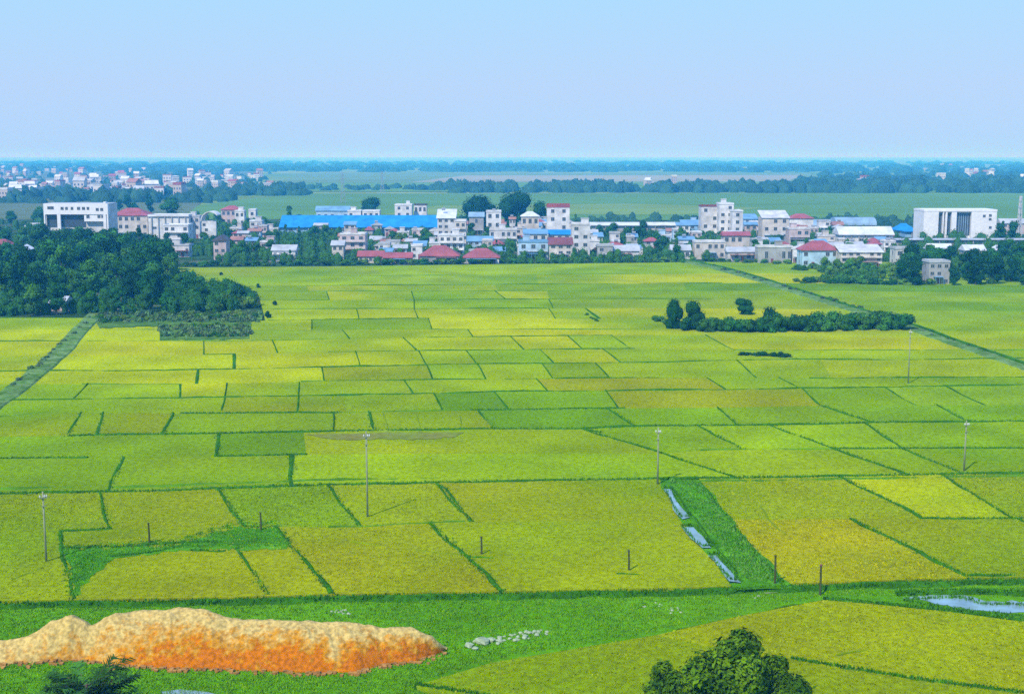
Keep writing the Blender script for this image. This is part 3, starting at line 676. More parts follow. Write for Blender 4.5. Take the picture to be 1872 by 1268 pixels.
B('house',1122,1168,449,476,7,'pale',('gable','grey'),'low grey-roofed house with white posts at the field edge right of the concrete one',rows_=1,cols_=4)
B('house',1228,1262,448,474,7,'pale',('gable','grey'),'pale cottage with grey roof where the canal reaches the village',rows_=1,cols_=3)
B('house',1270,1325,440,474,7,'cream',('flat','pale'),'cream two-storey row house right of the canal head',rows_=2,cols_=5)
B('house',1247,1297,403,430,8,'blue',('shed','skyblue'),'bright sky-blue building left of the tallest white house cluster',rows_=2,cols_=4)
B('house',1281,1314,375,436,9,'pale',('flat','maroon'),'left block of the tall white house cluster, with a maroon roof edge',rows_=4,cols_=2)
B('house',1314,1340,371,438,10,'white',('flat','white'),'middle block of the tall white house cluster',rows_=5,cols_=2,balcony=False)
B('house',1338,1357,384,440,9,'white',('flat','white'),'lower right block of the tall white house cluster',rows_=4,cols_=1)
B('house',1333,1345,367,436,4,'white',('flat','white'),'slim white stair tower rising above the tall white house cluster',rows_=1,cols_=1,door=False) if False else None
B('house',1322,1370,424,464,7,'cream',('gable','red'),'cream house with thin red roof line below the tall white cluster',rows_=2,cols_=4,rh=1.4)
B('house',1360,1384,392,426,8,'ltblue',('shed','skyblue'),'small light blue lean-to right of the tall white cluster',rows_=2,cols_=2)
B('house',1393,1441,386,440,11,'cream',('shed','pale'),'broad cream building with plain sloping front right of the blue lean-to',rows_=3,cols_=3)
B('house',1443,1486,391,428,8,'white',('hip','red'),'white house with red hip roof behind the broad cream building',rows_=2,cols_=3)
B('house',1330,1385,452,478,6,'pale',('gable','grey'),'low pale row with grey roof at the field edge, left of the dark garage',rows_=1,cols_=5)
B('house',1385,1448,449,482,6,'grey',('flat','pale'),'low dark-fronted garage row with pale flat roof at the field edge',rows_=1,cols_=6)
B('house',1446,1472,452,482,6,'white',('flat','white'),'bright white gatehouse left of the house with the red hipped roof',rows_=1,cols_=2)
B('house',1466,1532,441,489,9,'ltblue',('hip','red'),'blue-walled house with bright red hipped roof',rows_=2,cols_=5,rh=3.2)
B('house',1536,1612,449,492,8,'cream',('shed','pale'),'three-storey cream house with dark red floor bands below the long white building',rows_=3,cols_=6,balcony=True)
B('house',1442,1480,416,448,8,'pink',('flat','pale'),'pinkish house crowded behind the bright white gatehouse',rows_=2,cols_=3,balcony=True)
B('house',1636,1668,452,488,7,'pale',('flat','grey'),'pale house with arched white porch under the left end of the arcade',rows_=2,cols_=2)
B('house',1697,1735,476,521,7,'grey',('flat','grey'),'stained grey house standing at the field edge between the trees on the right',rows_=3,cols_=3)
B('house',1700,1740,446,476,7,'white',('gable','white'),'white gabled house behind the stained grey house',rows_=2,cols_=3)
B('house',1765,1800,448,478,7,'white',('gable','white'),'white gabled house in the trees right of the stained grey house',rows_=2,cols_=3)
B('house',1822,1850,448,480,7,'pale',('gablefront','white'),'pale gable-fronted house in the trees near the right photo edge',rows_=2,cols_=2)
B('house',1830,1900,400,428,8,'pink',('gable','grey'),'pinkish long-roofed house behind the mast at the right edge',rows_=2,cols_=5)
B('house',93,118,552,568,6,'pink',('gable','grey'),'small pinkish house half buried in the front of the left grove',rows_=1,cols_=3,rh=1.4)
B('house',16,34,557,569,5,'pale',('flat','grey'),'tiny pale hut in the front of the grove at the left edge',rows_=1,cols_=2)
B('house',1175,1215,404,434,8,'white',('gable','white'),'white house behind the long thin white roof',rows_=2,cols_=3) if False else None

# fill houses crowding the village
lm = [(n_, xat(x_, 450, P(x_, 450).y)) for x_, n_ in [(570,'long blue warehouse'),(680,'round dark tree'),(770,'widest red roof'),(873,'wide domed tree'),(946,'tallest domed tree'),(1020,'red-roofed tower house'),(1150,'long thin white roof'),(1320,'tallest white cluster'),(1415,'broad cream building'),(1490,'bright red hipped roof'),(1580,'long white building')]]
adj = {'white':'white','cream':'cream','pink':'pinkish','pale':'off-white','ltblue':'pale blue','grey':'grey'}
slots = []
cnt = 0
for t in range(3000):
    x = rnd.uniform(430, 1640); y = rnd.uniform(420, 474)
    if 500 < x < 620 and y > 432 or 1085 < x < 1225 and y < 446 or x < 620 and y > 445 and rnd.random() < .8: continue
    p = P(x, y); W = rnd.uniform(3.2, 6.5); D = rnd.uniform(3.5, 6)
    if not free(Vector((p.x, p.y+D/2, 0)), W/2+.1): continue
    if any(abs(p.x-a) < w2+W/2+.3 and abs(p.y+D/2-b) < d2+D/2+.3 for a, b, w2, d2 in HOUSES): continue
    kw = rnd.choice(['white','cream','pink','pale','white','cream','ltblue','grey']); rk = rnd.choice([('flat','pale'),('gable','terracotta'),('gable','grey'),('shed','skyblue'),('flat','white'),('hip','red'),('gablefront','grey'),('flat','grey')])
    pxw = W*F/p.y
    rn = {'flat':'flat','gable':'pitched','shed':'sloping','hip':'hipped','gablefront':'front-gabled'}[rk[0]]
    rcn = {'pale':'pale','terracotta':'terracotta','grey':'grey','skyblue':'sky-blue','white':'white','red':'red'}[rk[1]]
    near = min((l for l in lm), key=lambda l: abs(l[1]-p.x)); side = 'left' if p.x < near[1] else 'right'
    short = near[0]
    hh = rnd.uniform(3.2, 6.0) if y > 445 else rnd.uniform(4, 7.5)
    depthw = 'front' if y > 460 else ('middle' if y > 440 else 'back')
    bldg('house', x-pxw/2, x+pxw/2, 0, y, D, kw, rk, f'{adj[kw]} house, {rcn} {rn} roof, {depthw} village row, {side} of the {short}',
         rows_=1 if hh < 4.2 else 2, cols_=2 if W < 6.5 else 3, hfix=hh, group='houses crowded in the village', balcony=rnd.random() < .3, tank=rnd.random() < .3, sidewin=False)
    cnt += 1
    if cnt >= 150: break

# distant towns: one mesh each, far too small to show parts
FV = []
for i in range(8):
    b = MB(); g = random.Random(i); W, D, hh = g.uniform(7, 12), g.uniform(7, 11), g.uniform(5, 12)
    b.box(-W/2, W/2, -D/2, D/2, -.2, hh, 0)
    r = roof_mb(g.choice(['gable','hip','flat','flat']), W, D, hh, g.uniform(1.5, 3) if i % 2 else .8, None); b.add(r.v, r.f, 1)
    for q in range(3):
        for s in range(int(hh//3)): b.box(-W/2+W*(q+.3)/3, -W/2+W*(q+.7)/3, -D/2-.08, -D/2+.05, s*3+1, s*3+2.4, 2)
    FV.append([b.mesh('distant_house', [M['farwall'], MR[c], M['glass']]) for c in ('terracotta','grey','pale' if False else 'white','red')])
def far_house(x, y, label, group, s=1.0):
    ri = rnd.randrange(4); p = P(x, y); o = link('distant_house', rnd.choice(FV)[ri], None, p); o.rotation_euler = (0, 0, rnd.uniform(-.5, .5)); o.scale = (s, s, s*rnd.uniform(.8, 1.3))
    c = rnd.choice([(.66,.65,.62),(.48,.43,.38),(.55,.55,.55),(.44,.37,.34),(.7,.7,.7)]); o.color = (*c, 1)
    tag(o, label, 'house', group); HOUSES.append((p.x, p.y, 6, 6)); return o
town = [(-40,130,305,352,70),(130,265,318,356,58),(-40,60,356,372,7),(210,345,330,364,26),(345,480,318,342,30),(-40,300,300,312,18)]
for x0, x1, y0, y1, n in town:
    for _ in range(n):
        x, y = rnd.uniform(x0, x1), rnd.uniform(y0, y1)
        nm = {70:'far left edge',58:'middle',7:'near edge',26:'nearest corner',30:'right-hand tail',18:'hazy back'}[n]
        far_house(x, y+4, f'small pale house in the {nm} of the distant upper-left town', f'houses in the {nm} of the distant left town', rnd.uniform(.65, 1.15))
for x0, x1, y0, y1, n, nm in [(1690,1740,305,312,8,'pale pair of blocks'),(1760,1815,312,334,22,'bright cluster'),(1830,1870,330,346,9,'right-edge cluster'),(1540,1730,334,342,12,'thin row'),(484,498,345,352,3,'pale pair left of the pylon'),(1170,1250,334,340,5,'hamlet in the middle tree belt')]:
    for _ in range(n):
        far_house(rnd.uniform(x0, x1), rnd.uniform(y0, y1), f'tiny hazy house of the {nm} on the far plain', f'houses of the {nm} on the far plain', rnd.uniform(.6, 1.1))

# ------------------------------------------------------------------ trees
GROVE = [(-60,578),(165,578),(300,574),(420,570),(440,560),(372,540),(335,512),(315,492),(295,470),(-60,468)]
g = 0
for t in range(6000):
    x, y = rnd.uniform(-60, 470), rnd.uniform(468, 579)
    if not inpoly(x, y, GROVE): continue
    p = P(x, y)
    edge = (x-290)/150
    if not free(p, 1.5, 4.3 if x < 300 else 3.6): continue
    if y > 560: h = rnd.uniform(6, 8.5)
    elif y > 530: h = rnd.uniform(8, 11.5)
    else: h = rnd.uniform(10, 14)
    if x > 300: h *= .72
    if x > 370: h *= .8
    if x < 40 and y < 520: h *= .72
    row_ = 'front edge' if y > 556 else ('middle' if y > 520 else 'back crest')
    side = 'left part' if x < 150 else ('centre' if x < 290 else 'right tip')
    tree(rnd.choice(['broad','broad','slim']), p, h, rnd.choice([G1,G2,G1,G4]), f'dark blue-green tree in the {side} of the {row_} of the large left grove', f'trees of the left grove, {side}, {row_}', wide=rnd.uniform(.85, 1.1))
    g += 1
    if g >= 120: break
def spread(kind, x0, x1, y0, y1, n, h0, h1, cols, label, group, md=3.0, name='tree', cat='tree', r=1.2, wide=1):
    k = 0
    for t in range(n*30):
        p = P(rnd.uniform(x0, x1), rnd.uniform(y0, y1))
        if not free(p, r, md): continue
        tree(rnd.choice(kind) if isinstance(kind, list) else kind, p, rnd.uniform(h0, h1), rnd.choice(cols), label, group, name, cat, wide=wide); k += 1
        if k >= n: break
tree('dome', P(680,404), zat(361, P(680,404).y), G4, 'round dark tree behind the warehouse roof, smallest domed tree', None)
tree('dome', P(873,415), zat(358, P(873,415).y), G4, 'wide domed dark tree left of the tallest domed tree', None, wide=1.25)
tree('dome', P(946,420), zat(351, P(946,420).y), G4, 'tallest domed dark tree, left of the tower house with red roof', None, wide=1.0)
tree('broad', P(985,420), zat(368, P(985,420).y), G1, 'smaller tree touching the left side of the tower house', None)
tree('slim', P(1052,424), zat(388, P(1052,424).y), G2, 'pointed tree just right of the tower house', None)
tree('slim', P(530,420), zat(368, P(530,420).y), G2, 'pointed tree at the left end of the blue warehouse', None)
tree('broad', P(312,408), zat(362, P(312,408).y), G1, 'broad dark tree standing behind the long plain white building', None, wide=1.2)
spread(['broad','slim'], 385, 500, 412, 482, 20, 5, 8, [G1,G2,G2], 'tree in the wooded left end of the village behind the far field edge', 'trees in the wooded left end of the village')
spread(['broad','slim'], 500, 625, 434, 484, 18, 5, 8, [G1,G2,G2], 'tree in the belt below the left half of the blue warehouse', 'trees below the left half of the blue warehouse')
spread('broad', 680, 800, 432, 470, 10, 5, 7.5, [G2,G3,G1], 'tree between the blue warehouse and the low red roofs', 'trees between the warehouse and the red roofs')
spread(['broad','slim'], 850, 945, 425, 480, 9, 4.5, 7, [G1,G4], 'tree among the houses below the two large domed trees', 'trees below the domed trees')
spread('broad', 1085, 1175, 430, 448, 9, 6, 8, [G1,G2], 'tree in the clump under the long thin white roof', 'trees under the long white roof')
spread(['broad'], 1168, 1245, 440, 480, 9, 4.5, 7.5, [G2,G1], 'tree in the clump at the canal head, right of the low grey houses', 'trees at the canal head')
spread('broad', 1265, 1330, 428, 444, 7, 4, 6, [G2], 'tree below the bright sky-blue building', 'trees below the sky-blue building')
spread('broad', 1380, 1530, 430, 470, 10, 4, 6, [G1,G2], 'tree between houses near the red hipped roof on the right', 'trees near the red hipped roof')
spread(['broad'], 1640, 1900, 480, 524, 34, 6, 9.5, [G1,G1,G4], 'dark tree in the right-hand grove round the stained grey house', 'trees of the right grove', 3.6)
spread(['broad'], 1500, 1690, 494, 520, 12, 3.8, 6.2, [G2,G3,G3], 'light green garden tree in front of the cream three-storey house', 'garden trees right of the red hipped roof', 3)
spread(['broad','slim'], 1820, 1900, 430, 444, 8, 7, 10, [G1], 'tree right of the large white box building', 'trees right of the white box building')
spread(['broad'], -30, 80, 400, 465, 16, 7, 10, [G1,G2], 'tree left of the white office block', 'trees left of the white office block', 3.6)
spread(['broad'], 205, 330, 366, 400, 10, 7, 11, [G1,G4], 'tree on the rise behind the long plain white building', 'trees behind the long plain white building', 5)
spread(['broad'], 70, 210, 455, 467, 12, 8.8, 10.8, [G1,G2], 'tree standing right in front of the white office block', 'trees in front of the white office block', 4)
spread(['broad'], 215, 400, 450, 470, 12, 5.5, 8, [G1,G2], 'tree in front of the long plain white building and the flats', 'trees in front of the long plain white building', 4)
# undergrowth and small garden trees nobody could count, one mass each
def mass(label, regions, seed, name='undergrowth', col=(.030,.120,.010)):
    g_ = np.random.default_rng(seed); V, T, CV, CF = [], [], [], []
    th = np.linspace(.02, math.pi*.6, 4); ph = np.arange(7)/7*2*math.pi
    un = np.array([[math.sin(a)*math.cos(b), math.sin(a)*math.sin(b), math.cos(a)] for a in th for b in ph])
    fu = np.array([(i*7+j, (i+1)*7+j, (i+1)*7+(j+1) % 7, i*7+(j+1) % 7) for i in range(3) for j in range(7)]); nb = 0
    for x0, x1, y0, y1, n, h0, h1, poly in regions:
        k = 0
        for t in range(n*6):
            x, y = g_.uniform(x0, x1), g_.uniform(y0, y1)
            if poly and not inpoly(x, y, poly): continue
            p = P(x, y)
            if not free(p, .6): continue
            h = g_.uniform(h0, h1); r_ = h*g_.uniform(.42, .62); z = max(h-r_, r_*.5); tn = g_.uniform(.65, 1.5)
            m = 105; d = g_.normal(size=(m, 3)); d /= np.linalg.norm(d, axis=1)[:, None]; d[:, 2] = np.abs(d[:, 2])*1.2-.25
            c = np.array([p.x, p.y, z]) + d*np.array([r_, r_, r_*.95])*g_.uniform(.6, 1.25, (m, 1))
            nr = d+g_.normal(size=(m, 3))*.5; nr /= np.linalg.norm(nr, axis=1)[:, None]
            u = np.cross(nr, g_.normal(size=(m, 3))); u /= np.linalg.norm(u, axis=1)[:, None]; v = np.cross(nr, u); q = .25*g_.uniform(.6, 1.3, (m, 1))
            V.append(np.stack([c-u*q, c-v*q*.7, c+u*q, c+v*q*.7], 1).reshape(-1, 3)); T.append(np.repeat((tn*g_.uniform(.75, 1.3, m))[:, None], 3, 1)*np.array([g_.uniform(.9, 1.3), 1, 1]))
            lower = np.where(un[:, 2:3] < .2, 1.0, .9)
            vv = un*np.array([r_*.62, r_*.62, r_*.8])*g_.uniform(.8, 1.15, (len(un), 1)) + np.array([p.x, p.y, z]); vv[-7:, 2] = -.05
            CV.append(vv); CF.append(fu+nb); nb += len(un); k += 1
            if k >= n: break
    V = np.concatenate(V); T = np.concatenate(T); F_ = np.arange(len(V)).reshape(-1, 4)
    CV = np.concatenate(CV); CF = np.concatenate(CF)+len(V)
    me = npmesh(name, np.concatenate([V, CV]), np.concatenate([F_, CF]), M['leaf'], np.concatenate([T, np.full((len(CF), 3), .85)]))
    o = link(name, me); o.color = (*col, 1); tag(o, label, 'undergrowth', kind='stuff')
TIP = [(300,574),(420,570),(466,560),(440,540),(372,530),(335,512)]
mass('undergrowth and small trees filling the left grove', [(-60,470,468,579,330,2.5,5,GROVE),(300,470,510,575,110,3,5.5,TIP)], 31)
mass('green garden growth between the village houses', [(385,630,408,484,260,2.5,5.5,None),(630,1250,425,482,380,2.2,5.2,None),(620,1250,470,484,90,1.5,3.2,None),(-40,400,400,470,170,3,6,None),(1260,1640,425,478,240,2.4,5.2,None),(1640,1900,440,522,170,2.5,6,None),(1500,1660,490,520,70,2,3.6,None)], 32, col=(.045,.145,.015))
mass('pale green growth of the garden rows at the foot of the left grove', [(175,475,576,592,190,.7,1.6,None),(292,458,600,619,120,.6,1.3,None)], 33, col=(.085,.17,.05))
# hedges and shrubs
def shrubs(x0, y0, x1, y1, n, h0, h1, cols, label, group, wob=2, wide=1.2):
    for i in range(n):
        t = (i+rnd.uniform(.2, .8))/n; p = P(x0+(x1-x0)*t, y0+(y1-y0)*t+rnd.uniform(-wob, wob))
        tree('bush', p, rnd.uniform(h0, h1), rnd.choice(cols), label, group, 'shrub', 'shrub', trunk=False, wide=wide)
shrubs(335,487,1240,479,58,1.2,2.2,[G1,G2,G3],'low shrub in the dark hedge line between the far field edge and the village','hedge along the village edge',1.0,1.7)
shrubs(1260,477,1450,485,12,1.2,1.9,[G2,G3],'low shrub along the field edge right of the canal head','hedge right of the canal head',1.0,1.6)
shrubs(1452,518,1700,523,20,1.6,2.4,[G1,G2,G3],'low shrub in the hedge in front of the right gardens','hedge in front of the right gardens',1.5,1.5)
shrubs(1452,494,1600,500,12,2,3.2,[G2,G3],'light shrub behind the right garden hedge','shrubs behind the right garden hedge',3,1.4)
# hedgerow island in the fields
tree('dome', P(1231,603), zat(547, P(1231,603).y), G4, 'tall dark tree at the left end of the field hedgerow', None, wide=.62)
tree('dome', P(1267,605), zat(548, P(1267,603).y), G1, 'second tall tree at the left end of the field hedgerow', None, wide=.75)
tree('dome', P(1358,577), zat(545, P(1358,577).y), G4, 'small lone tree just behind the field hedgerow', None, 'tree', wide=1.2)
tree('bush', P(1412,603), zat(562, P(1412,603).y), G1, 'rounded bush rising above the middle of the field hedgerow', None, 'shrub', 'shrub', wide=.7)
shrubs(1250,606,1400,609,17,2.6,3.7,[G2,G1],'shrub in the left half of the hedgerow island in the rice fields','shrubs of the hedgerow, left half',2,1.05)
shrubs(1395,607,1655,603,27,3.0,4.4,[G2,G1,G2],'shrub in the right half of the hedgerow island in the rice fields','shrubs of the hedgerow, right half',3,1.0)
shrubs(1190,583,1222,598,3,1.2,2,[G2],'small shrub left of the tall dark hedgerow trees','shrubs left of the hedgerow trees',1,1.2)
shrubs(1352,652,1440,655,8,.8,1.3,[G1,G4],'small dark shrub in the clump on the bund below the hedgerow','shrub clump on the bund',1,1.5)
# garden shrubs at the grove's foot
shrubs(170,590,470,578,34,.9,2.0,[G2,G3],'shrub in the upper garden rows at the foot of the left grove','shrubs of the upper garden rows',5,1.2)
shrubs(292,602,455,600,16,.8,1.4,[G2,G3],'shrub in the square garden plot right of the reedy ditch','shrubs of the square garden plot',3,1.1)
shrubs(292,618,455,617,14,.8,1.3,[G2,G3,G1],'shrub along the near side of the square garden plot','shrubs along the near side of the garden plot',2,1.1)
shrubs(165,586,25,712,22,.7,1.3,[(.12,.20,.08),(.09,.17,.05)],'pale reedy shrub on the bank of the left ditch','reeds along the left ditch',3,.9)
shrubs(380,572,468,560,9,2.2,4,[G2,G3],'shrub at the pointed right tip of the left grove','shrubs at the grove tip',2,1.0)
for x, y, h, l in [(404,505,1.4,'lone dark shrub in the pale field above the grove tip'),(472,528,1.6,'lone dark shrub right of the grove tip'),(503,560,1.5,'small dark shrub above the bund right of the grove'),(490,583,2.0,'dark shrub on the bund right of the garden rows'),(987,590,.0,'')]:
    if h: tree('bush', P(x, y), h, G4, l, None, 'shrub', 'shrub', trunk=False, wide=.7)
shrubs(1072,578,1092,592,4,.6,1.0,[G2],'tiny shrub on the short dark bund in the upper middle fields','shrubs on the short dark bund',1,1)
shrubs(1300,488,1660,594,26,.8,1.5,[(.08,.14,.06),(.05,.11,.03)],'low scrub along the upper canal bank','scrub along the canal',2,1)
shrubs(1672,604,1860,664,14,.6,1.1,[(.10,.16,.09),(.05,.11,.03)],'low scrub along the lower canal bank','scrub along the lower canal',2,1)

# far woods: countless crowns reading as one mass
def woods(bandlist, seed, name='far_woods'):
    g = np.random.default_rng(seed); V, Fq, T = [], [], []
    n1, n2 = 4, 8
    th = np.linspace(.02, math.pi*.55, n1+1); ph = np.arange(n2)/n2*2*math.pi
    unit = np.array([[math.sin(a)*math.cos(b), math.sin(a)*math.sin(b), math.cos(a)] for a in th for b in ph])
    fu = np.array([(i*n2+j, (i+1)*n2+j, (i+1)*n2+(j+1) % n2, i*n2+(j+1) % n2) for i in range(n1) for j in range(n2)]); b = 0
    for x0, x1, y0, y1, n, hh, rr in bandlist:
        for _ in range(n):
            xx = g.uniform(x0, x1)
            if math.sin(xx*.031+y0)+.6*math.sin(xx*.083+n)+g.uniform(-1, .9) > 1.0: continue
            p = P(xx, g.uniform(y0, y1)); r = rr*g.uniform(.6, 1.3); h = hh*g.uniform(.55, 1.2)
            v = unit*(1+g.normal(size=(len(unit), 1))*.13)*np.array([r, r, h]) + np.array([p.x, p.y, -.3])
            V.append(v); Fq.append(fu+b); b += len(unit); T.append(np.full((len(fu), 3), g.uniform(.7, 1.3)))
    me = npmesh(name, np.concatenate(V), np.concatenate(Fq), M['leaf'], np.concatenate(T))
    o = link(name, me); o.color = (.030,.085,.035, 1); return o
tag(woods([(560,900,343,349,60,6,7),(800,1950,343,353,520,10,9),(1450,2000,338,353,300,12,10),(430,560,348,358,90,9,7),(-60,420,356,372,170,9,7),(-60,260,348,362,90,8,7)], 1), 'dark blue-green belt of distant woods crossing the plain behind the village', 'woodland', kind='stuff')
tag(woods([(-60,2000,304,315,900,12,20),(1500,2000,312,340,300,10,12),(850,1050,303,314,120,14,22)], 2), 'hazy blue woods on the far plain below the horizon', 'woodland', kind='stuff')
tag(woods([(-60,2000,296,304,700,11,30)], 3), 'faint blue woods at the horizon', 'woodland', kind='stuff')
tag(woods([(-60,500,306,352,420,7,6),(200,420,308,330,120,8,10)], 4), 'tree cover between the houses of the distant left town', 'woodland', kind='stuff')
tag(woods([(400,1640,400,412,110,3,3.5),(1080,1250,398,410,24,4,3.5),(1480,1700,402,416,60,4.5,3.5)], 5, 'far_scrub'), 'low scrub along the back of the village by the green plain', 'scrub', kind='stuff')

# ------------------------------------------------------------------ poles, posts, pylons, mast
def power_pole(x, yb, yt, label, mat_='concrete', armw=1.6, yaw=0.0):
    armw *= .4
    p = P(x, yb); h = zat(yt, p.y); o = empty('power_pole', p, yaw); tag(o, label, 'power pole')
    b = MB(); b.tube((0,0,-.2), (0,0,h), .125, .08, 10); link('pole', b.mesh('pole', M[mat_], True), o)
    b = MB(); b.box(-armw/2, armw/2, -.2, -.12, h-.65, h-.53); 
    ca = link('crossarm', b.mesh('crossarm', M['concrete']), o)
    b = MB(); b.box(-armw*.3, armw*.3, -.2, -.12, h-1.5, h-1.4); link('crossarm', b.mesh('crossarm', M['concrete']), o)
    for k in (-.46, 0.18, .46):
        b = MB(); b.tube((k*armw,-.16,h-.53), (k*armw,-.16,h-.3), .06, .04, 6); b.tube((k*armw,-.16,h-.46), (k*armw,-.16,h-.41), .09, .09, 6); link('insulator', b.mesh('insulator', MW['white']), ca)
    b = MB(); b.tube((0,0,.0), (0,0,.25), .4, .32, 8); link('footing', b.mesh('footing', M['concrete']), o)
power_pole(672,950,788,'tallest pale concrete power pole, left of the photo centre','concrete',1.7,.3)
power_pole(1202,890,781,'pale concrete power pole at the head of the pool ditch','concrete',1.5,-.2)
power_pole(85,1032,898,'thin pale power pole in the golden field near the left photo edge','concrete',1.7,.5)
power_pole(1762,866,768,'thin weathered power pole on the bund near the right photo edge','concrete',1.5,.2)
power_pole(1660,704,602,'faint slender power pole below the right end of the hedgerow','concrete',1.2,0)
for x, yb, yt, l in [(273,999,955,'short dark post on the green bund in the left fields'),(477,975,936,'short dark post at the corner of the weedy patch'),(880,1019,980,'short dark post in the olive field left of the photo centre line'),
                     (1149,1049,1005,'short dark post standing alone in the golden field left of the pool ditch'),(1416,1074,1014,'thin dark post beside the dark bund at the foot of the ditch'),(1499,1088,1031,'dark post with a reddish cap at the tip of the lower right field')]:
    p = P(x, yb); h = zat(yt, p.y); o = empty('marker_post', p, rnd.uniform(0, 1)); tag(o, l, 'post')
    b = MB(); b.tube((0,0,-.1), (.03,0,h*.5), .105, .10, 8); b.tube((.03,0,h*.5), (0,0,h-.12), .10, .09, 8); link('shaft', b.mesh('shaft', M['darkwood'], False), o)
    b = MB(); b.tube((0,0,h-.12), (0,0,h), .125, .10, 8); link('cap', b.mesh('cap', MR['maroon'] if x == 1499 else M['darkwood']), o)
    if x in (880, 1149):
        bund([(x-22,yb),(x+22,yb)], .28, .42, 'bund', 'post_base')
def pylon(x, yb, yt, label, s=3.2, cat='pylon', name='lattice_pylon', arms=True, m='steel'):
    p = P(x, yb); h = zat(yt, p.y); o = empty(name, p, .2); tag(o, label, cat); n = 7; b = MB()
    def w(z): return s*(1-z/h)**1.0*.5+.35
    c = [(-1,-1),(1,-1),(1,1),(-1,1)]
    for sx, sy in c:
        q = MB(); q.tube((sx*w(0),sy*w(0),0), (sx*w(h),sy*w(h),h), .2, .14, 4); link('leg', q.mesh('leg', M[m]), o)
    for i in range(n):
        z0, z1 = h*i/n, h*(i+1)/n
        for k in range(4):
            a, d = c[k], c[(k+1) % 4]
            b.tube((a[0]*w(z0),a[1]*w(z0),z0), (d[0]*w(z1),d[1]*w(z1),z1), .09, .09, 4); b.tube((d[0]*w(z0),d[1]*w(z0),z0), (a[0]*w(z1),a[1]*w(z1),z1), .09, .09, 4)
    link('bracing', b.mesh('bracing', M[m]), o)
    if arms:
        for f in (.78, .88, .98):
            q = MB(); q.tube((-3.2,0,h*f), (3.2,0,h*f), .12, .12, 4); q.tube((-3.2,0,h*f), (0,0,h*f+1), .08, .08, 4); q.tube((3.2,0,h*f), (0,0,h*f+1), .08, .08, 4); link('arm', q.mesh('arm', M[m]), o)
pylon(627,371,315,'lattice pylon standing behind the left half of the blue warehouse, nearer of the two')
pylon(699,352,313,'lattice pylon behind the round dark tree, farther of the two')
pylon(1862,440,358,'slim pale lattice radio mast at the right photo edge',1.2,'mast','radio_mast',False,'pale')

# ------------------------------------------------------------------ clay heap
def heap():
    prof = [(-260,1171,.8),(-60,1172,1.0),(0,1171,1.1),(45,1167,1.4),(90,1140,2.6),(130,1127,3.1),(148,1135,2.7),(163,1143,2.3),(200,1125,3.0),(260,1115,3.3),(330,1114,3.4),(380,1119,3.3),(410,1130,2.9),(480,1134,2.9),(560,1138,2.8),(660,1142,2.5),(750,1148,2.2),(790,1165,1.4),(815,1186,.2)]
    foot = [(-260,1225),(0,1215),(90,1209),(150,1207),(200,1215),(300,1222),(420,1225),(560,1230),(650,1230),(700,1216),(760,1210),(800,1196),(815,1188)]
    nx, ny = 560, 90; rg = np.random.default_rng(5); V = np.zeros((ny+1, nx+1, 3)); T = np.zeros((ny+1, nx+1))
    ph = rg.uniform(0, 6.28, (28, 3)); fr = rg.uniform(.25, 4.5, 28); an = rg.uniform(0, 3.14, 28)
    for i in range(nx+1):
        x = -260 + 1077*i/nx; zt = interp([(a, c) for a, b, c in prof], x); yt = interp([(a, b) for a, b, c in prof], x)
        zt = max(.06, zt)
        ridge = P(x, yt, zt); ft = P(x, interp(foot, x), 0)
        back = ridge.y + zt*1.25 + 1.0
        for j in range(ny+1):
            t = j/ny
            if t < .62: u = t/.62; yy = ft.y + (ridge.y-ft.y)*u; zz = zt*(u**.8*.55+.45*math.sin(u*math.pi/2))
            else: u = (t-.62)/.38; yy = ridge.y + (back-ridge.y)*u; zz = zt*(.5+.5*math.cos(u*math.pi))
            xx = ridge.x + (ft.x-ridge.x)*(1-u if t < .62 else 0)
            n_ = sum(math.sin(f*(xx*math.cos(a)+yy*math.sin(a))*2+p[0])*.11/(f+.5) for f, a, p in zip(fr, an, ph))
            gl = math.sin(xx*4.3+yy*2.1+2.5*math.sin(xx*.9)+1.3*math.sin(yy*1.7))+.6*math.sin(xx*9.1+yy*3.3+2*math.sin(xx*2.3))
            n_ += .15*gl*max(0, math.sin(min(1, t/.56)*math.pi))*(.4+.6*abs(math.sin(xx*.21+1)))+.05*rg.normal()
            env = min(1, zt)*math.sin(min(1, t*1.04)*math.pi)
            V[j, i] = (xx, yy, max(zz + n_*env*.42 - (.05 if j in (0, ny) else 0), -.05))
            u2 = t/.62
            ex = max(0, min(1, (x-110)/260)); low = max(0, 1.34-u2*1.35)
            o_ = low*(.3+.65*ex)
            o_ *= 1-.5*math.exp(-((x-612)/16)**2)
            T[j, i] = min(1, max(0, o_))
    idx = np.arange((ny+1)*(nx+1)).reshape(ny+1, nx+1)
    Fq = np.stack([idx[:-1, :-1], idx[:-1, 1:], idx[1:, 1:], idx[1:, :-1]], -1).reshape(-1, 4)
    Tf = (T[:-1, :-1]+T[1:, 1:]).ravel()/2
    me = npmesh('earth_heap', V.reshape(-1, 3), Fq, M['clay'], np.repeat(Tf[:, None], 3, 1), smooth=True)
    tag(link('earth_heap', me), 'long heap of sandy orange clay with a pale crest on the grass, lower left', 'earth heap')
heap()
